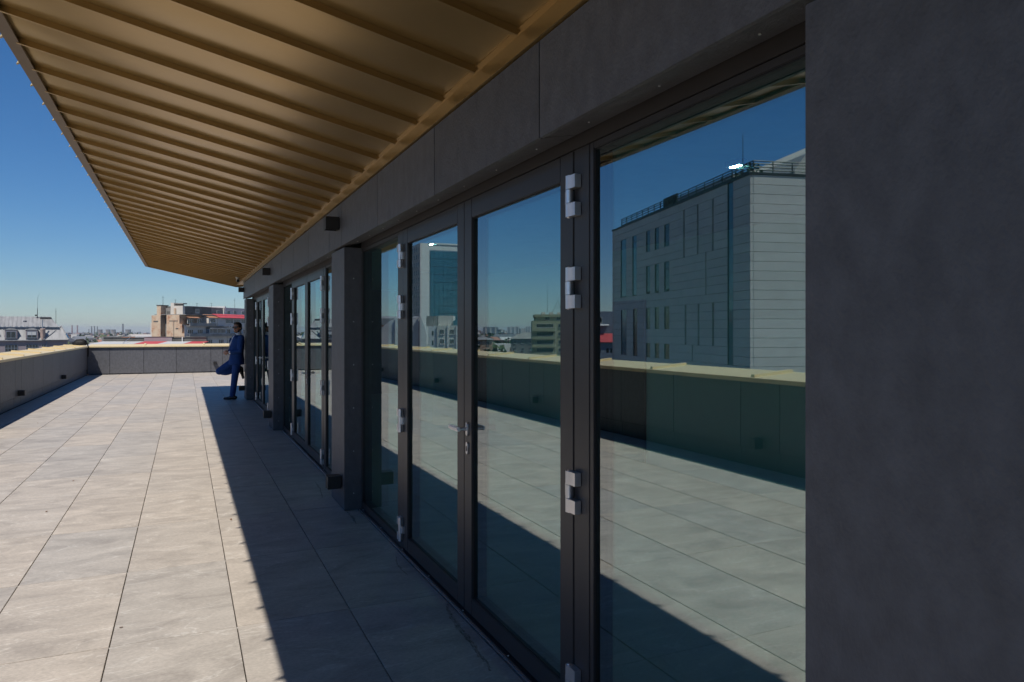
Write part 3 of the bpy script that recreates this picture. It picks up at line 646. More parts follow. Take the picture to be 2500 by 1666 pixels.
st = MB().lathe([(.30, -.2), (.5, .55), (.53, 1.75), (.56, 1.8), (.56, 1.95), (.4, 2.02)], (8.2, -.02, 0), 18).build('round_chimney', 'pinkstack', mh, 0, True)
MB().tube((8.15, .1, 2.02), (8.15, .1, 3.85), .10, .10, 10).build('flue_pipe', 'bluegrey', st)
part('roof_vent', 'darkwall', mh, (7.55, 9.75, 4.0, 4.9, 3.86, 4.32)); part('vent_cap', 'zinc', mh, (7.5, 9.9, 3.9, 5.1, 4.33, 4.42))
MB().prism([(2.85, 3.31), (3.35, 3.58), (3.38, 3.64), (2.82, 3.36)], 4.3, 4.95, 'x').build('skylight', 'far_glass', mh)
pw = win_mesh(2.4, 2.1, 4, 3, 'bluegrey', .07); pw2 = win_mesh(.75, 2.1, 2, 3, 'bluegrey', .06)
for x in (.9, 4.9, -3.1): put_win(mh, pw, (x, .3, -3.25))
put_win(mh, pw2, (8.0, .3, -3.25))
MB().tube((8.95, .1, -8), (8.95, .1, -.45), .07, .07, 8).build('downpipe', 'bluegrey', mh)
MB().tube((7.05, 4.4, 3.9), (7.05, 4.4, 6.2), .08, .06, 8).tube((7.05, 4.4, 6.2), (7.1, 4.4, 8.3), .03, .025, 6).tube((7.1, 4.4, 8.3), (7.55, 4.4, 9.3), .022, .012, 6).tube((6.75, 4.4, 4.6), (6.75, 4.4, 4.9), .2, .2, 8).build('antenna', 'rail', mh)
MB().tube((10.8, 3.4, 2.9), (10.8, 3.4, 6.3), .05, .03, 6).tube((10.65, 3.4, 5.6), (10.95, 3.4, 5.6), .02, .02, 6).tube((10.65, 3.4, 5.1), (10.95, 3.4, 5.1), .02, .02, 6).build('antenna', 'rail', mh)

# ---- weathered apartment block with bare brick side
ab = empty('apartment_block', (-.2, 208.9, 0), R(53), 'run down apartment block with sunlit bare brick side wall and red sheet roof', 'building')
part('brick_wall', 'brick', ab, (0, 9, 0, 5.4, GZ, .9), (0, 9, .7, 5.4, .9, 3.4), (0, 9, 1.5, 5.4, 3.4, 5.8))
part('brick_wall', 'brick', ab, (0, 6, 7.25, 10, GZ, 5.7)); part('chimney_breast', 'brick', ab, (.15, 3, 7.26, 8.5, 5.7, 8.3)); part('chimney_cap', 'darkwall', ab, (.05, 3.1, 7.16, 8.6, 8.3, 8.5))
part('light_well', 'concrete', ab, (1.8, 8, 5.41, 7.24, GZ, 7.7)); part('chimney_breast', 'brick', ab, (1.2, 2.5, 3.6, 4.1, 5.81, 7.6))
for z in (-.2, 2.7, 5.6): part('well_opening', 'darkwall', ab, (1.72, 1.8, 5.8, 6.7, z, z + 1.2))
for y0, y1, z0, z1 in ((3.1, 3.25, -1, 4.2), (2.0, 4.6, 4.1, 4.3), (8.0, 9.4, 3.9, 4.25), (1.8, 2.6, 2.0, 2.3)): part('wall_patch', 'darkwall', ab, (-.04, 0, y0, y1, z0, z1))
part('street_wall', 'greywall', ab, (9.01, 40, .02, 9, GZ, 5.6), (.02, 9, -.03, -.002, GZ, 3.0))
part('roof_slab', 'concrete', ab, (.3, 40, -.25, 9.3, 5.82, 6.0))
part('stair_tower', 'cream', ab, (1.5, 2.4, 1.6, 5.3, 6.01, 8.3), (1.5, 3.2, 4.3, 5.3, 8.3, 9.1)); part('stair_canopy', 'concrete', ab, (1.7, 3.4, 1.7, 4.29, 8.75, 9.0)); part('stair_canopy', 'darkwall', ab, (2.0, 2.2, 1.8, 4.2, 8.31, 8.74))
part('set_back_storey', 'darkwall', ab, (2.41, 14, 1.8, 8.9, 6.01, 8.2)); part('set_back_storey', 'concrete', ab, (14.01, 20, 2.2, 8.9, 6.01, 8.2)); part('set_back_storey', 'greywall', ab, (20.01, 40, 2.4, 8.9, 6.01, 8.4)); part('fire_wall', 'white', ab, (20.0, 20.6, 1.6, 9, 6.02, 8.7))
aw = win_mesh(1.5, 1.1, 3, 1, 'white', .07)
for x in (22.2, 25.4, 29.5): put_win(ab, aw, (x, 2.4, 6.5))
put_win(ab, aw, (17.0, 2.2, 6.4)); put_win(ab, aw, (7.0, 1.8, 6.5))
# floor lines with balconies, windows, awnings
fl = (-7.3, -4.4, -1.5, 1.35, 4.15)
w3 = win_mesh(2.3, 1.15, 3, 1, 'white', .08); w2 = win_mesh(1.6, 1.3, 2, 1, 'white', .08); wb = win_mesh(3.6, 1.2, 6, 1, 'white', .07)
for k, z in enumerate(fl):
    for x in (1.2, 5.3, 9.5, 14.8, 18.7, 22.6, 26.7, 31, 35.4):
        if k == 3 and 8 < x < 14 or k == 4 and x > 12: continue
        put_win(ab, (w3 if (k + int(x)) % 3 else w2), (x, -.03 if x < 9 else .02, z - .55))
    if k >= 3: part('balcony_slab', 'concrete', ab, (.6, 15.5 if k == 4 else 38, -1.25, -.035, z - 1.35, z - 1.2)); part('balcony_parapet', 'concrete', ab, (.6, 12 if k == 4 else 38, -1.25, -1.13, z - 1.198, z - .5))
put_win(ab, wb, (9.2, -1.0, .9)); put_win(ab, wb, (12.9, -1.0, .9)); part('balcony_box', 'bluegrey', ab, (9.1, 16.6, -.99, -.04, .2, 2.15))
MB().prism([(-1.55, 2.22), (-.04, 2.55), (-.04, 2.62), (-1.55, 2.28)], 9, 16.8, 'x').build('awning', 'whitesheet', ab)
for x in (16.5, 20.3, 24.1, 27.9, 31.7): put_win(ab, wb, (x, -1.0, 3.75))
part('balcony_box', 'greywall', ab, (13, 38, -.99, -.04, 2.8, 5.2)); MB().prism([(-1.7, 5.22), (.9, 6.3), (.9, 6.4), (-1.7, 5.3)], 13, 38.5, 'x').build('sheet_roof', 'redsheet', ab)
MB().prism([(-1.3, 5.15), (.9, 6.1), (.9, 6.18), (-1.3, 5.23)], 8.8, 12.9, 'x').build('sheet_roof', 'rust', ab); part('balcony_box', 'cream', ab, (8.9, 12.8, -.98, -.04, 2.8, 5.1)); put_win(ab, w3, (9.5, -.99, 3.8))
MB().prism([(-1.2, 5.0), (.0, 5.35), (0, 5.42), (-1.2, 5.06)], .6, 5, 'x').build('sheet_roof', 'rust', ab)
for x, z in ((17.9, 2.55), (3.9, .6), (30, -.6), (11.3, -2.6), (22, -2.9), (25, 1.2)): o = part('air_conditioner', 'white', ab, (x, x + .85, -.42 - (1.0 if z > 2 else 0), -.05 - (1.0 if z > 2 else 0), z, z + .6)); MB().tube((x + .4, -.425 - (1.0 if z > 2 else 0), z + .3), (x + .4, -.44 - (1.0 if z > 2 else 0), z + .3), .22, .22, 12).build('fan', 'darkwall', o)
for x in (1.0, 5.2, 9.2, 14.2, 19, 24): part('downpipe', 'white', ab, (x, x + .14, -.2, -.04, -6, -1.9 if x < 19 else 1.0))
for x, y, z, h_ in ((1.9, 8, 8.5, 2.6), (12, 5, 8.3, 1.2), (18.6, 5, 8.3, 1.5), (30, 5, 8.4, 3.2), (3, 5, 9.1, 1)): MB().tube((x, y, z), (x, y, z + h_), .05, .03, 6).tube((x - .5, y, z + h_ * .8), (x + .5, y, z + h_ * .8), .03, .03, 6).build('antenna', 'rail', ab)
part('parapet_cap', 'whitesheet', ab, (3.5, 20, 1.7, 1.95, 8.21, 8.3))

# ---- sheds just beyond the end parapet
sh = empty('storage_shed', (-14.0, 110.8, 0), -YAW, 'long low shed with sooty wall and red and white sheet roofs beyond the end parapet', 'shed')
part('back_wall', 'darkwall', sh, (0, 5.9, 8, 8.4, GZ, .62), (9.9, 14.8, 8, 8.4, GZ, .62)); part('back_wall', 'mauve', sh, (5.91, 9.89, 7.9, 8.4, GZ, .66))
part('wall_cap', 'darkwall', sh, (0, 14.8, 7.85, 8.5, .665, .74)); part('pipe_post', 'white', sh, (11.4, 11.52, 7.7, 7.85, -.3, .7))
for x0, x1, m_ in ((0, 6.0, 'whitesheet'), (6.0, 9.3, 'redsheet'), (9.3, 12.8, 'whitesheet'), (12.8, 15.2, 'redsheet')):
    MB().prism([(2.0, -.62), (7.84, -.02), (7.84, .06), (2.0, -.55)], x0 + .01, x1 - .01, 'x').build('sheet_roof', m_, sh)
part('lower_wall', 'rust', sh, (0, 15.2, 2.2, 7.7, GZ, -.64))
MB().tube((4.4, 5, -.2), (4.1, 7.6, .66), .03, .03, 6).build('guy_wire', 'steel', sh)
for k, (x, y, w_, d_, zt, m_, rf, lab) in enumerate((( -13.5, 240, 7, 9, .1, 'cream', 'whitesheet', 'small cream house with pale vaulted roof beyond the sooty shed wall'), (-4.5, 265, 11, 9, .4, 'white', 'whitesheet', 'white flat roofed workshop beyond the red sheet roof'), (4.5, 205, 0, 0, 0, '', '', ''), (-22, 300, 9, 8, -.6, 'brick', 'terracotta', 'brick house with terracotta roof right of the zinc roofed house'), (-8.2, 225, 3.6, 6, .2, 'rust', 'terracotta', 'little terracotta roofed hut beside the bare brick wall'))):
    if not w_: continue
    e = empty('house', (x, y, 0), -YAW * .5 * (k % 2), lab, 'house'); part('wall', m_, e, (0, w_, 0, d_, GZ, zt - 1.6))
    MB().prism([(-.3, zt - 1.58), (d_ / 2, zt), (d_ + .3, zt - 1.58)], -.2, w_ + .2, 'x').build('roof', rf, e)
    for i in range(3): put_win(e, win_mesh(.9, .8, 2, 1), (w_ * (i + .3) / 3.2, 0, zt - 2.9))
gb = empty('office_slab', (-16.5, 420, 0), -YAW, 'grey blue office slab with cream end wall beside the bare brick wall', 'building')
part('wall', 'bluegrey', gb, (4, 40, .1, 14, GZ, 5.0)); part('end_wall', 'cream', gb, (0, 3.99, 0, 14, GZ, 5.6))
wl_ = win_mesh(3.0, 1.3, 4, 1, 'greywall', .1)
for r_ in range(4):
    for c_ in range(9): put_win(gb, wl_, (5 + 3.7 * c_, .1, 3.0 - 2.9 * r_))

# ---- distant power station: chimneys and cooling towers
def smokestack(u, Zc, ztop, r, m_, label):
    X = (u - 1250) / 1750 * Zc; c_, s_ = math.cos(YAW), math.sin(YAW)
    e = empty('smokestack', (X * c_ + Zc * s_, -X * s_ + Zc * c_, GZ), 0, label, 'smokestack', 'smokestacks of the distant power station')
    MB().tube((0, 0, 0), (0, 0, ztop - GZ), r * 1.35, r, 16).build('shaft', m_, e, 0, True); MB().tube((0, 0, ztop - GZ), (0, 0, ztop - GZ + r), r * 1.25, r * 1.25, 16).build('rim', m_, e, 0, True)
for u, z, r, m_, l_ in ((176, 27, 2.6, 'chimney', 'reddish smokestack of the paired stacks nearest the zinc roofed house'), (189, 27, 2.6, 'chimney', 'reddish smokestack of the paired stacks, further from the zinc roofed house'), (223.7, 22, 2.4, 'dchimney', 'slim grey smokestack, first of three beside a cooling tower'), (230.7, 22, 2.4, 'dchimney', 'slim grey smokestack, middle of three beside a cooling tower'), (237.6, 21, 2.2, 'dchimney', 'slim grey smokestack touching the narrow cooling tower'), (300, 33, 3.4, 'dchimney', 'thick dark smokestack standing alone between cooling towers'), (217, 9, 1.6, 'dchimney', 'short thin smokestack before the three grey ones')):
    smokestack(u, 3600, z, r, m_, l_)
for u, w_, l_ in ((244.5, 11, 'narrow shaded cooling tower beside three grey smokestacks'), (264, 11, 'pale concrete cooling tower with shaded twin behind it'), (277, 11, 'shaded concrete cooling tower behind its pale twin'), (313, 13, 'small concrete cooling tower beyond the thick dark smokestack')):
    Zc = 3400 + (60 if 'behind' in l_[:40] else 0); X = (u - 1250) / 1750 * Zc; c_, s_ = math.cos(YAW), math.sin(YAW)
    e = empty('cooling_tower', (X * c_ + Zc * s_, -X * s_ + Zc * c_, GZ), 0, l_, 'cooling tower', 'cooling towers on the horizon'); rr = w_ / 2 * 1.95
    MB().lathe([(rr * 1.15, 0), (rr * 1.0, 8), (rr * .92, 17), (rr * .93, 24), (rr * .98, 28.5), (rr * .9, 28.5), (rr * .86, 20)], n=28).build('shell', 'tower_c', e, 0, True); MB().lathe([(rr * 1.0, 28.0), (rr * 1.02, 29.5), (rr * .95, 29.5)], n=28).build('rim', 'dchimney', e)

# ---- things seen in the panes: stone office block
ob = empty('stone_office_block', (-32.1, 37.63, 0), R(13.55), 'modern grey stone clad office block with slit windows and roof railing, mirrored in the glass', 'building')
OT = 12.22
part('core', 'clad_gap', ob, (-22, -.26, .26, 28.5, GZ, OT - .05))
wins = [(24.38, 26.02, 5.1, 11.0), (21.44, 22.59, 5.1, 10.9), (24.3, 25.9, -1.2, 3.9), (21.3, 22.4, -1.2, 3.9), (2.37, 3.22, -1.2, OT)]
for z0, z1 in ((8.72, 11.15), (5.2, 7.6), (1.7, 4.0), (-1.2, .45)): wins += [(18.0, 18.97, z0, z1), (15.9, 16.86, z0, z1), (13.6, 14.7, z0, z1)]
slits = [(10.46, 10.76, 7.73, 11.3), (7.92, 8.19, 7.73, 11.3), (5.35, 5.61, 7.73, 11.3), (6.57, 6.72, 4.06, 7.72), (10.16, 10.46, .45, 4.03), (7.78, 8.05, .45, 4.03), (5.3, 5.61, .45, 4.03), (8.96, 9.13, -1.2, .42)]
for (a, b, z0, z1) in wins:
    w = link('window', MB().box(-.10, -.07, a, b, z0, z1).data('window', 'blue_glass' if b - a > 1.1 or z1 == OT else 'far_glass'), ob)
    mf = MB().box(-.11, -.02, a, a + .05, z0, z1).box(-.11, -.02, b - .05, b, z0, z1)
    zz = z0 + 1.75
    while zz < z1 - .5: mf.box(-.11, -.05, a + .05, b - .05, zz - .03, zz + .03); zz += 1.75
    mf.build('window_frame', 'frame', w)
for (a, b, z0, z1) in slits: MB().box(-.16, -.13, a, b, z0, z1).build('slit_recess', 'clad_gap', ob)
nz = 21; hs = .655; zs = [OT - hs * i for i in range(nz + 1)]
for i in range(nz):
    zt, zb = zs[i], zs[i + 1]
    # side face x=0 : split the course where an opening crosses it
    cuts = [(0, 0)] + sorted((a, b) for a, b, z0, z1 in wins + slits if z0 < zb + .3 and z1 > zt - .3) + [(28.6, 28.6)]
    for (a0, b0), (a1, b1) in zip(cuts[:-1], cuts[1:]):
        seg = b0; far = a1
        n_ = max(1, round((far - seg) / 4.5))
        for j in range(n_):
            ya, yb = seg + (far - seg) * j / n_, seg + (far - seg) * (j + 1) / n_
            if yb - ya > .05: part('stone_panel', 'stone', ob, (-.25, random.uniform(-.004, .004), ya + .015, yb - .015, zb + .012, zt - .012))
    for j in range(5):
        xa = -22 + 4.4 * j - (1.6 if i % 2 else 0); xb = xa + 4.4
        xa, xb = max(xa, -22), min(xb, -.26)
        part('stone_panel', 'stone', ob, (xa + .015, xb - .015 if j < 4 else -.256, random.uniform(-.004, .004), .25, zb + .012, zt - .012))
part('lower_wall', 'stone', ob, (-22, -.02, .02, 28.5, GZ, zs[-1] - .01))
part('roof_edge', 'rail', ob, (-22, .06, -.06, 28.66, OT + .002, OT + .16))
rl = MB()
for y in [1.2 + 1.5 * k for k in range(19)]: rl.tube((-.9, y, OT + .16), (-.9, y, OT + 1.25), .05, .05, 6)
for z in (.4, .62, .84, 1.06, 1.25): rl.tube((-.9, 1.2, OT + z), (-.9, 28.2, OT + z), .04, .04, 6); rl.tube((-.9, 1.2, OT + z), (-21, 1.2, OT + z), .04, .04, 6)
for x in [-.9 - 1.5 * k for k in range(14)]: rl.tube((x, 1.2, OT + .16), (x, 1.2, OT + 1.25), .05, .05, 6)
rl.build('roof_railing', 'rail', ob)
part('plant_screen', 'rail', ob, (-1.2, -1.1, 14.5, 17.5, OT + .2, OT + 1.5)); part('plant_screen', 'greywall', ob, (-6, -3, 8, 20, OT + .16, OT + 1.9))
MB().prism([(-21, OT + .17), (-21, OT + 6.4), (-14, OT + 5.8), (-10, OT + 4.5), (-7.5, OT + 3.0), (-6.5, OT + 1.6), (-6.5, OT + .17)], 5, 22, 'y').build('penthouse', 'cream', ob)
for k in range(16):   # planting along the roof edge
    pass
rp = random.Random(5); lv = MB()
for k in range(420):
    y = rp.uniform(2.2, 12.5); env = .5 + 1.0 * math.exp(-((y - 4.2) / 2.6) ** 2); c = Vector((rp.uniform(-2.4, -1.3), y, OT + .2 + rp.random() * env)); s = rp.uniform(.08, .2)
    a_, b_ = Vector((rp.uniform(-1, 1), rp.uniform(-1, 1), rp.uniform(-1, 1))).normalized() * s, Vector((rp.uniform(-1, 1), rp.uniform(-1, 1), rp.uniform(-1, 1))).normalized() * s
    lv.poly([c - a_, c + b_, c + a_, c - b_], [(0, 1, 2, 3)])
hp = lv.build('roof_hedge', 'tree'); hp.location = (-32.1, 37.63, 0); hp.rotation_euler.z = R(13.55); tag(hp, 'leafy planting along the roof railing of the mirrored stone office block', 'hedge', kind='stuff')
MB().tube((-2.2, 5, OT), (-2.2, 5, OT + 4.2), .035, .02, 6).build('antenna', 'rail', ob)

# ---- white and blue glass tower
tw = empty('office_tower', (-86.6, 288.9, 0), R(2.6), 'white office tower with gridded windows and blue glass front, mirrored in the door glass', 'building')
part('core', 'white', tw, (-24, 0, 0, 26, GZ, 38.3)); part('roof_frame', 'white', tw, (-24, -3.8, -.3, 8, 38.0, 38.6)); part('plant_floor', 'concrete', tw, (-23, -4.1, .6, 20, 35.8, 37.98))
for j in range(10):
    for i in range(13): part('glass_panel', 'blue_glass', tw, (-4.2 - 1.95 * (j + 1) + .06, -4.2 - 1.95 * j - .06, -.22, -.01, 35.2 - 3.3 * (i + 1) + .10, 35.2 - 3.3 * i - .08))
part('curtain_wall_backing', 'bluegrey', tw, (-23.8, -4.1, -.012, -.002, -8, 35.6))
tm = MB().box(-.02, .06, 0, 1.25, 0, 1.9).data('pane', 'far_glass'); tf = MB().box(0, .09, -.1, 0, -.1, 2.0).box(0, .09, 1.25, 1.35, -.1, 2.0).box(0, .09, 0, 1.25, -.1, 0).box(0, .09, 0, 1.25, 1.9, 2.0).data('window', 'greywall')
for i in range(14):
    for j in range(7):
        if (i * 7 + j * 3) % 11 == 0: continue
        o = link('window', tf, tw, (0, 1.2 + j * 3.4 + (i % 2) * .5, 35.2 - 3.3 * i)); link('pane', tm, o)
MB().box(-.02, .03, 0, 26, -6, 36.8).build('side_wall', 'cream', tw)
# ---- gabled party walls and cream flats before it
gh = empty('gabled_house', (-41, 177.7, 0), YAW, 'house with curved gable coloured shade grey and bright white party wall, mirrored in the fixed pane', 'house')
MB().prism([(0, GZ), (0, .2), (-.8, 1.8), (-1.7, 2.9), (-3.0, 3.9), (-4.5, 4.75), (-4.5, GZ)], 0, .4, 'y').build('gable_wall', 'greywall', gh)  # shaded gable: its shade is put into the grey wall colour
part('party_wall', 'white', gh, (-10.4, -4.51, -.4, .6, GZ, 4.6)); MB().prism([(-10.8, GZ), (-10.8, 5.9), (-11.4, 4.4), (-12.1, 2.6), (-12.5, .6), (-12.5, GZ)], -1.2, -.6, 'y').build('fin_wall', 'white', gh); part('fin_edge', 'mauve', gh, (-10.79, -10.45, -1.1, 6, GZ, 4.0))
MB().prism([(.6, 4.7), (4, 5.3), (9, 3), (.6, 3)], -10, 0, 'x').build('roof', 'zinc', gh); part('roof_hut', 'white', gh, (-2.2, .9, 1.5, 4, -2, 2.6)); part('roof_hut', 'terracotta', gh, (-2.0, .8, 1.3, 4.2, 2.6, 3.3))
fb = empty('cream_flats', (-52.6, 172.5, 0), YAW, 'small cream block of flats with white window frames at the foot of the mirrored tower', 'building')
part('link_block', 'greywall', fb, (-2.3, -.1, 0, 8, GZ, 2.7)); part('wall', 'cream', fb, (-12, -2.31, -.3, 9, GZ, 2.9)); part('attic', 'cream', fb, (-6.2, -2.4, 1.5, 8, 2.91, 5.4)); part('attic_roof', 'concrete', fb, (-2.39, .6, 1.6, 8, 2.71, 5.3)); part('attic_glass', 'blue_glass', fb, (-11, -6.3, 1.2, 8, 2.92, 4.2))
fw = win_mesh(1.1, 1.25, 2, 1, 'white', .09)
for z in (.7, -1.75, -4.2, -6.7):
    for x in (-4.1, -6.6, -8.3, -10.5): put_win(fb, fw, (x, -.3, z))
for z in (1.0, -1.4): part('slot_window', 'far_glass', fb, (-1.4, -1.0, -.03, 0, z - .6, z + .5))
for x in (-5.2, -7.4, -9.4): part('pilaster', 'white', fb, (x, x + .35, -.55, -.3, GZ, 2.9))
# ---- ochre stepped apartments
oy = empty('ochre_apartments', (-102.6, 215.7, 0), YAW, 'ochre stepped apartment building with long balconies, mirrored beside the door hinges', 'building')
part('wall', 'olive', oy, (-16, -.3, 0, 14, GZ, 4.9)); part('top_storey', 'olive', oy, (-16, -1.2, 1.2, 13, 4.91, 7.0)); part('roof_slab', 'olive', oy, (-16.3, -.9, .7, 13.4, 6.2, 6.19 + .9))
for x in (-3.5, -6.2, -9): part('roof_hut', 'cream', oy, (x - 1.3, x, 3, 6, 7.1, 7.9))
ow = win_mesh(5.6, 1.3, 7, 1, 'greywall', .08); ow2 = win_mesh(1.5, 1.3, 2, 1, 'greywall', .08)
for z in (2.6, -.1, -2.8, -5.5):
    part('balcony', 'olive', oy, (-8.0, -.2, -1.3, -.01, z - 1.15, z - .2)); put_win(oy, ow, (-7.4, -.02, z)); put_win(oy, ow2, (-10.6, 0, z)); put_win(oy, ow2, (-13.6, 0, z)); part('downpipe', 'white', oy, (-8.2, -8.08, -.16, -.01, z - 2, z + .6))
put_win(oy, ow2, (-6.2, 1.2, 5.2)); put_win(oy, ow2, (-10, 1.2, 5.2))
MB().tube((-5.6, 5, 7.9), (-5.6, 5, 15.5), .06, .03, 6).build('antenna', 'rail', oy); MB().tube((-7, 5, 7.1), (-9.2, 5, 12), .06, .06, 6).tube((-9.2, 5, 12), (-11, 5, 7.1), .06, .06, 6).tube((-8, 5, 9.4), (-10.2, 5, 9.4), .05, .05, 6).build('roof_frame', 'rail', oy)
# ---- blue grey house with red roof
rh = empty('blue_grey_house', (-73.5, 130, 0), YAW, 'blue grey house with red sheet roof beside the mirrored stone office block', 'house')
part('wall', 'bluegrey', rh, (-9, 0, 0, 9, GZ, -.9)); MB().prism([(-.4, -.88), (2.4, .9), (2.4, 1.0), (-.4, -.75)], -9, .2, 'x').build('roof', 'redsheet', rh); part('rear_block', 'bluegrey', rh, (-9, -1.6, 2.5, 9, -.85, 5.7)); part('rear_block', 'concrete', rh, (-1.59, .2, 2.6, 9, -.85, 5.2)); put_win(rh, win_mesh(1.3, 1.3, 2, 1), (-3.6, 2.5, 3.2)); MB().prism([(1.4, 2.6), (2.5, 2.9), (2.5, 3.0), (1.4, 2.7)], -5, -2, 'x').build('awning', 'whitesheet', rh)
for x in (-1.2, -2.5, -4.2, -5): part('window', 'far_glass', rh, (x - .5, x, -.03, 0, -3, -2.1))
# ---- brown hipped houses and chimneys further off
def hip_house(name, x, y, rz, w, d, ze, zr, wm, rm_, label, nwin=4):
    e = empty('house' if not name else name, (x, y, 0), rz, label, 'house'); part('wall', wm, e, (0, w, 0, d, GZ, ze))
    MB().poly([(-.5, -.5, ze), (w + .5, -.5, ze), (w + .5, d + .5, ze), (-.5, d + .5, ze), (d / 2, d / 2, zr), (w - d / 2, d / 2, zr)], [(0, 1, 5, 4), (1, 2, 5), (2, 3, 4, 5), (3, 0, 4), (0, 3, 2, 1)]).build('roof', rm_, e)
    ww = win_mesh(1.1, 1.3, 2, 1, 'greywall', .09)
    for r_ in range(2):
        for i in range(nwin): put_win(e, ww, (w * (i + .5) / nwin - .5, 0, ze - 2.0 - 2.9 * r_))
    return e
hip_house('', -138, 262, YAW, 20, 10, -1.7, .9, 'concrete', 'concrete', 'broad brown hipped house among trees, mirrored over the coping', 6)
hip_house('', -131, 238, YAW, 12, 8, -4.5, -2.6, 'cream', 'terracotta', 'low house with orange tiled roof, mirrored just above the coping', 4)
e = hip_house('', -136, 243, YAW, 9, 8, -3.4, -1.9, 'pinkstack', 'zinc', 'pale zinc roofed house with two stout chimneys, mirrored beside the ochre apartments', 3)
for x in (1.6, 6.6): o = part('chimney', 'pinkstack', e, (x, x + 1.6, 2, 3.4, -3, .2)); part('chimney_cap', 'whitesheet', o, (x - .15, x + 1.75, 1.85, 3.55, .2, .4))
hip_house('', -103, 250, YAW, 7, 9, -1.8, -.2, 'brick', 'zinc', 'narrow brick house mirrored at the edge of the handled door leaf', 2)
for k, (x, y, w_, zt, m_) in enumerate(((-540, 1160, 22, 9, 'white'), (-562, 1150, 13, 9.5, 'white'), (-505, 1175, 26, 8.5, 'bluegrey'))):
    e = empty('slab_block', (x, y, 0), YAW, ('distant white slab block with dark stairwell strips on the mirrored skyline', 'distant narrow white slab block on the mirrored skyline', 'distant blue grey slab block on the mirrored skyline')[k], 'building'); part('wall', m_, e, (0, w_, 0, 12, GZ, zt))
    for i in range(3): part('stairwell_strip', 'bluegrey' if m_ == 'white' else 'cream', e, (w_ * (i + .3) / 3, w_ * (i + .6) / 3, -.2, 0, GZ, zt - 1))

# ---------------------------------------------------------------- far city and trees as one mass each
rc = random.Random(11); ct = MB()
def far_pt(r0, r1, a0, a1):
    r = math.exp(rc.uniform(math.log(r0), math.log(r1))); a = R(rc.uniform(a0, a1)); return r * math.sin(a), r * math.cos(a), r
for k in range(2600):
    x, y, r = far_pt(330, 6500, -62, 16)
    w, d = rc.uniform(6, 20), rc.uniform(6, 16); a = rc.uniform(0, 3.14)
    base = -1.5 if r < 700 else (1.0 if r < 1600 else 3.0)
    zt = base - rc.random() ** .7 * 12 * (1 if r < 1500 else .8)
    if -9.5 < math.degrees(math.atan2(x, y)) < 0 and r > 600: zt = -5 - rc.random() * 9
    elif r > 1500 and rc.random() < .22: zt = rc.uniform(3, 3 + r * .0030); w, d = rc.uniform(10, 34), 12
    ca, sa = math.cos(a), math.sin(a)
    q = [(x + ca * p - sa * s, y + sa * p + ca * s) for p, s in ((-w / 2, -d / 2), (w / 2, -d / 2), (w / 2, d / 2), (-w / 2, d / 2))]
    if rc.random() < .5 or r > 1500: ct.poly([(*p, GZ) for p in q] + [(*p, zt) for p in q], [(0, 1, 5, 4), (1, 2, 6, 5), (2, 3, 7, 6), (3, 0, 4, 7), (4, 5, 6, 7)])
    else:
        m0 = ((q[0][0] + q[3][0]) / 2, (q[0][1] + q[3][1]) / 2, zt + 2.2); m1 = ((q[1][0] + q[2][0]) / 2, (q[1][1] + q[2][1]) / 2, zt + 2.2)
        ct.poly([(*p, GZ) for p in q] + [(*p, zt - .3) for p in q], [(0, 1, 5, 4), (1, 2, 6, 5), (2, 3, 7, 6), (3, 0, 4, 7)])
        ct.poly([(*q[0], zt - .3), (*q[1], zt - .3), (*q[2], zt - .3), (*q[3], zt - .3), m0, m1], [(0, 1, 5, 4), (2, 3, 4, 5), (1, 2, 5), (3, 0, 4)])
c_o = ct.build('distant_city', 'city'); tag(c_o, 'hazy mass of distant city roofs along the horizon', 'city', kind='stuff')
tr = MB()
for k in range(900):
    x, y, r = far_pt(230, 3500, -62, 14)
    if r < 330 and -6 < math.degrees(math.atan2(x, y)) < 12: continue
    R_ = rc.uniform(2.5, 5.5) * (1 if r < 900 else 1.8); zc = (-3.2 if r < 800 else -1) - rc.random() * 5
    nl = 46 if r < 700 else 20
    for j in range(nl):
        v = Vector((rc.gauss(0, 1), rc.gauss(0, 1), rc.gauss(0, 1))).normalized() * R_ * rc.uniform(.65, 1.05); c = Vector((x, y, zc - R_ * .8)) + Vector((v.x, v.y, v.z * .9))
        s = R_ * rc.uniform(.18, .36); a_ = Vector((rc.uniform(-1, 1), rc.uniform(-1, 1), rc.uniform(-1, 1))).normalized() * s; b_ = a_.cross(Vector((rc.uniform(-1, 1), rc.uniform(-1, 1), rc.uniform(-1, 1)))).normalized() * s
        tr.poly([c - a_, c + b_, c + a_, c - b_], [(0, 1, 2, 3)])
t_o = tr.build('distant_trees', 'tree'); tag(t_o, 'dark green mass of treetops between the distant houses', 'trees', kind='stuff')

# ---------------------------------------------------------------- small marks and litter on the terrace
def stain_material():
    m, n, l, p = nodes_of('dried_water_mark'); out = n['Material Output']
    p.inputs['Base Color'].default_value = (.045, .036, .032, 1); p.inputs['Roughness'].default_value = .7
    tr_ = n.new('ShaderNodeBsdfTransparent'); mx = n.new('ShaderNodeMixShader'); ns = n.new('ShaderNodeTexNoise'); ns.inputs['Scale'].default_value = 22; ns.inputs['Detail'].default_value = 6
    mr = n.new('ShaderNodeMapRange'); mr.inputs['From Min'].default_value = .35; mr.inputs['From Max'].default_value = .65; mr.inputs['To Min'].default_value = .0; mr.inputs['To Max'].default_value = .5
    l.new(ns.outputs['Fac'], mr.inputs['Value']); l.new(mr.outputs[0], mx.inputs[0]); l.new(tr_.outputs[0], mx.inputs[1]); l.new(p.outputs[0], mx.inputs[2]); l.new(mx.outputs[0], out.inputs['Surface']); return m
M['stain'] = stain_material(); M['leaf'] = mat('dry_leaf_brown', (.16, .08, .035), .8, var=.3, scale=40)
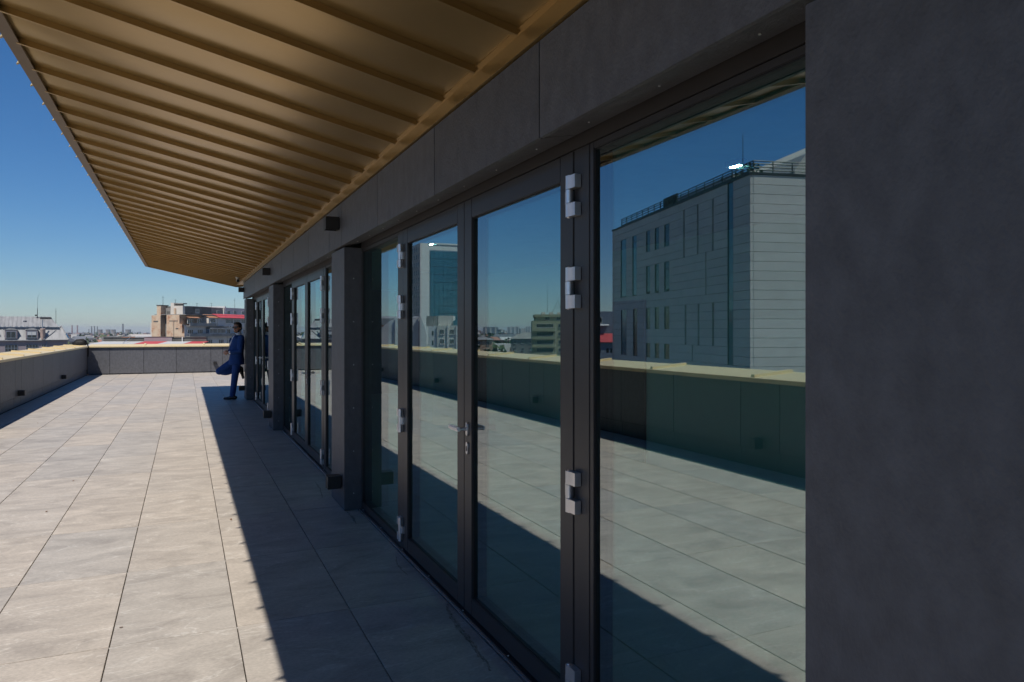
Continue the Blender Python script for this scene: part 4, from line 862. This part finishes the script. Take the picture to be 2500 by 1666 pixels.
rs = random.Random(21)
def stain(pts, w):
    fine = []
    for (x0, y0), (x1, y1) in zip(pts[:-1], pts[1:]):
        for i in range(6): t = i / 6; fine.append((x0 + (x1 - x0) * t + rs.uniform(-.006, .006), y0 + (y1 - y0) * t))
    v = []; f = []
    for i, (x, y) in enumerate(fine):
        ww = w * (.35 + .9 * math.sin(math.pi * (i + 1) / (len(fine) + 1))) * rs.uniform(.6, 1.3); v += [(x - ww, y, .0012), (x + ww, y + rs.uniform(-.01, .01), .0012)]
        if i: f.append((2 * i - 2, 2 * i - 1, 2 * i + 1, 2 * i))
    MB().poly(v, f).build('water_mark', 'stain', floor)
stain([(1.405, 3.95), (1.374, 3.913), (1.348, 3.805), (1.333, 3.709), (1.324, 3.538), (1.317, 3.364), (1.303, 3.239), (1.306, 3.159), (1.282, 3.052)], .011)
stain([(1.244, 7.683), (1.223, 7.273), (1.178, 6.855)], .008); stain([(1.285, 6.30), (1.287, 6.06), (1.268, 5.816)], .009); stain([(1.34, 4.9), (1.30, 4.7), (1.31, 4.45)], .005)
lf = MB().poly([(-.022, 0, .003), (0, -.012, .008), (.024, 0, .012), (0, .013, .006), (-.022, 0, .0045), (0, -.012, .0095), (.024, 0, .0135), (0, .013, .0075)], [(0, 3, 2, 1), (4, 5, 6, 7), (0, 1, 5, 4), (1, 2, 6, 5), (2, 3, 7, 6), (3, 0, 4, 7)]).data('dry_leaf', 'leaf')
for x, y in ((-1.97, 14.46), (-2.18, 18.4), (-2.12, 19.56), (-2.29, 14.5), (-1.79, 23.4), (-.31, 4.33), (.349, 6.42), (-1.07, 8.77), (-1.1, 7.37)):
    o = link('dry_leaf', lf, None, (x, y, .0005), rs.uniform(0, 6)); s_ = rs.uniform(.4, .8); o.scale = (s_, s_, s_); tag(o, 'tiny dry brown leaf lying on the sunlit tiles', 'leaf', 'dry leaves on the tiles')

# ---------------------------------------------------------------- summer haze over the city
hz = MB().box(-9200, 9200, -3200, 14200, GZ - 1.5, 52).build('haze', 'ground'); tag(hz, 'thin pale summer haze over the city', 'haze', kind='stuff')
hm = bpy.data.materials.new('haze_air'); hm.use_nodes = True; hn = hm.node_tree.nodes; hn.remove(hn['Principled BSDF'])
pv = hn.new('ShaderNodeVolumePrincipled'); pv.inputs['Color'].default_value = (.86, .92, 1, 1); pv.inputs['Density'].default_value = 1.0e-4; pv.inputs['Anisotropy'].default_value = .2
hm.node_tree.links.new(pv.outputs[0], hn['Material Output'].inputs['Volume']); hz.data.materials.clear(); hz.data.materials.append(hm)
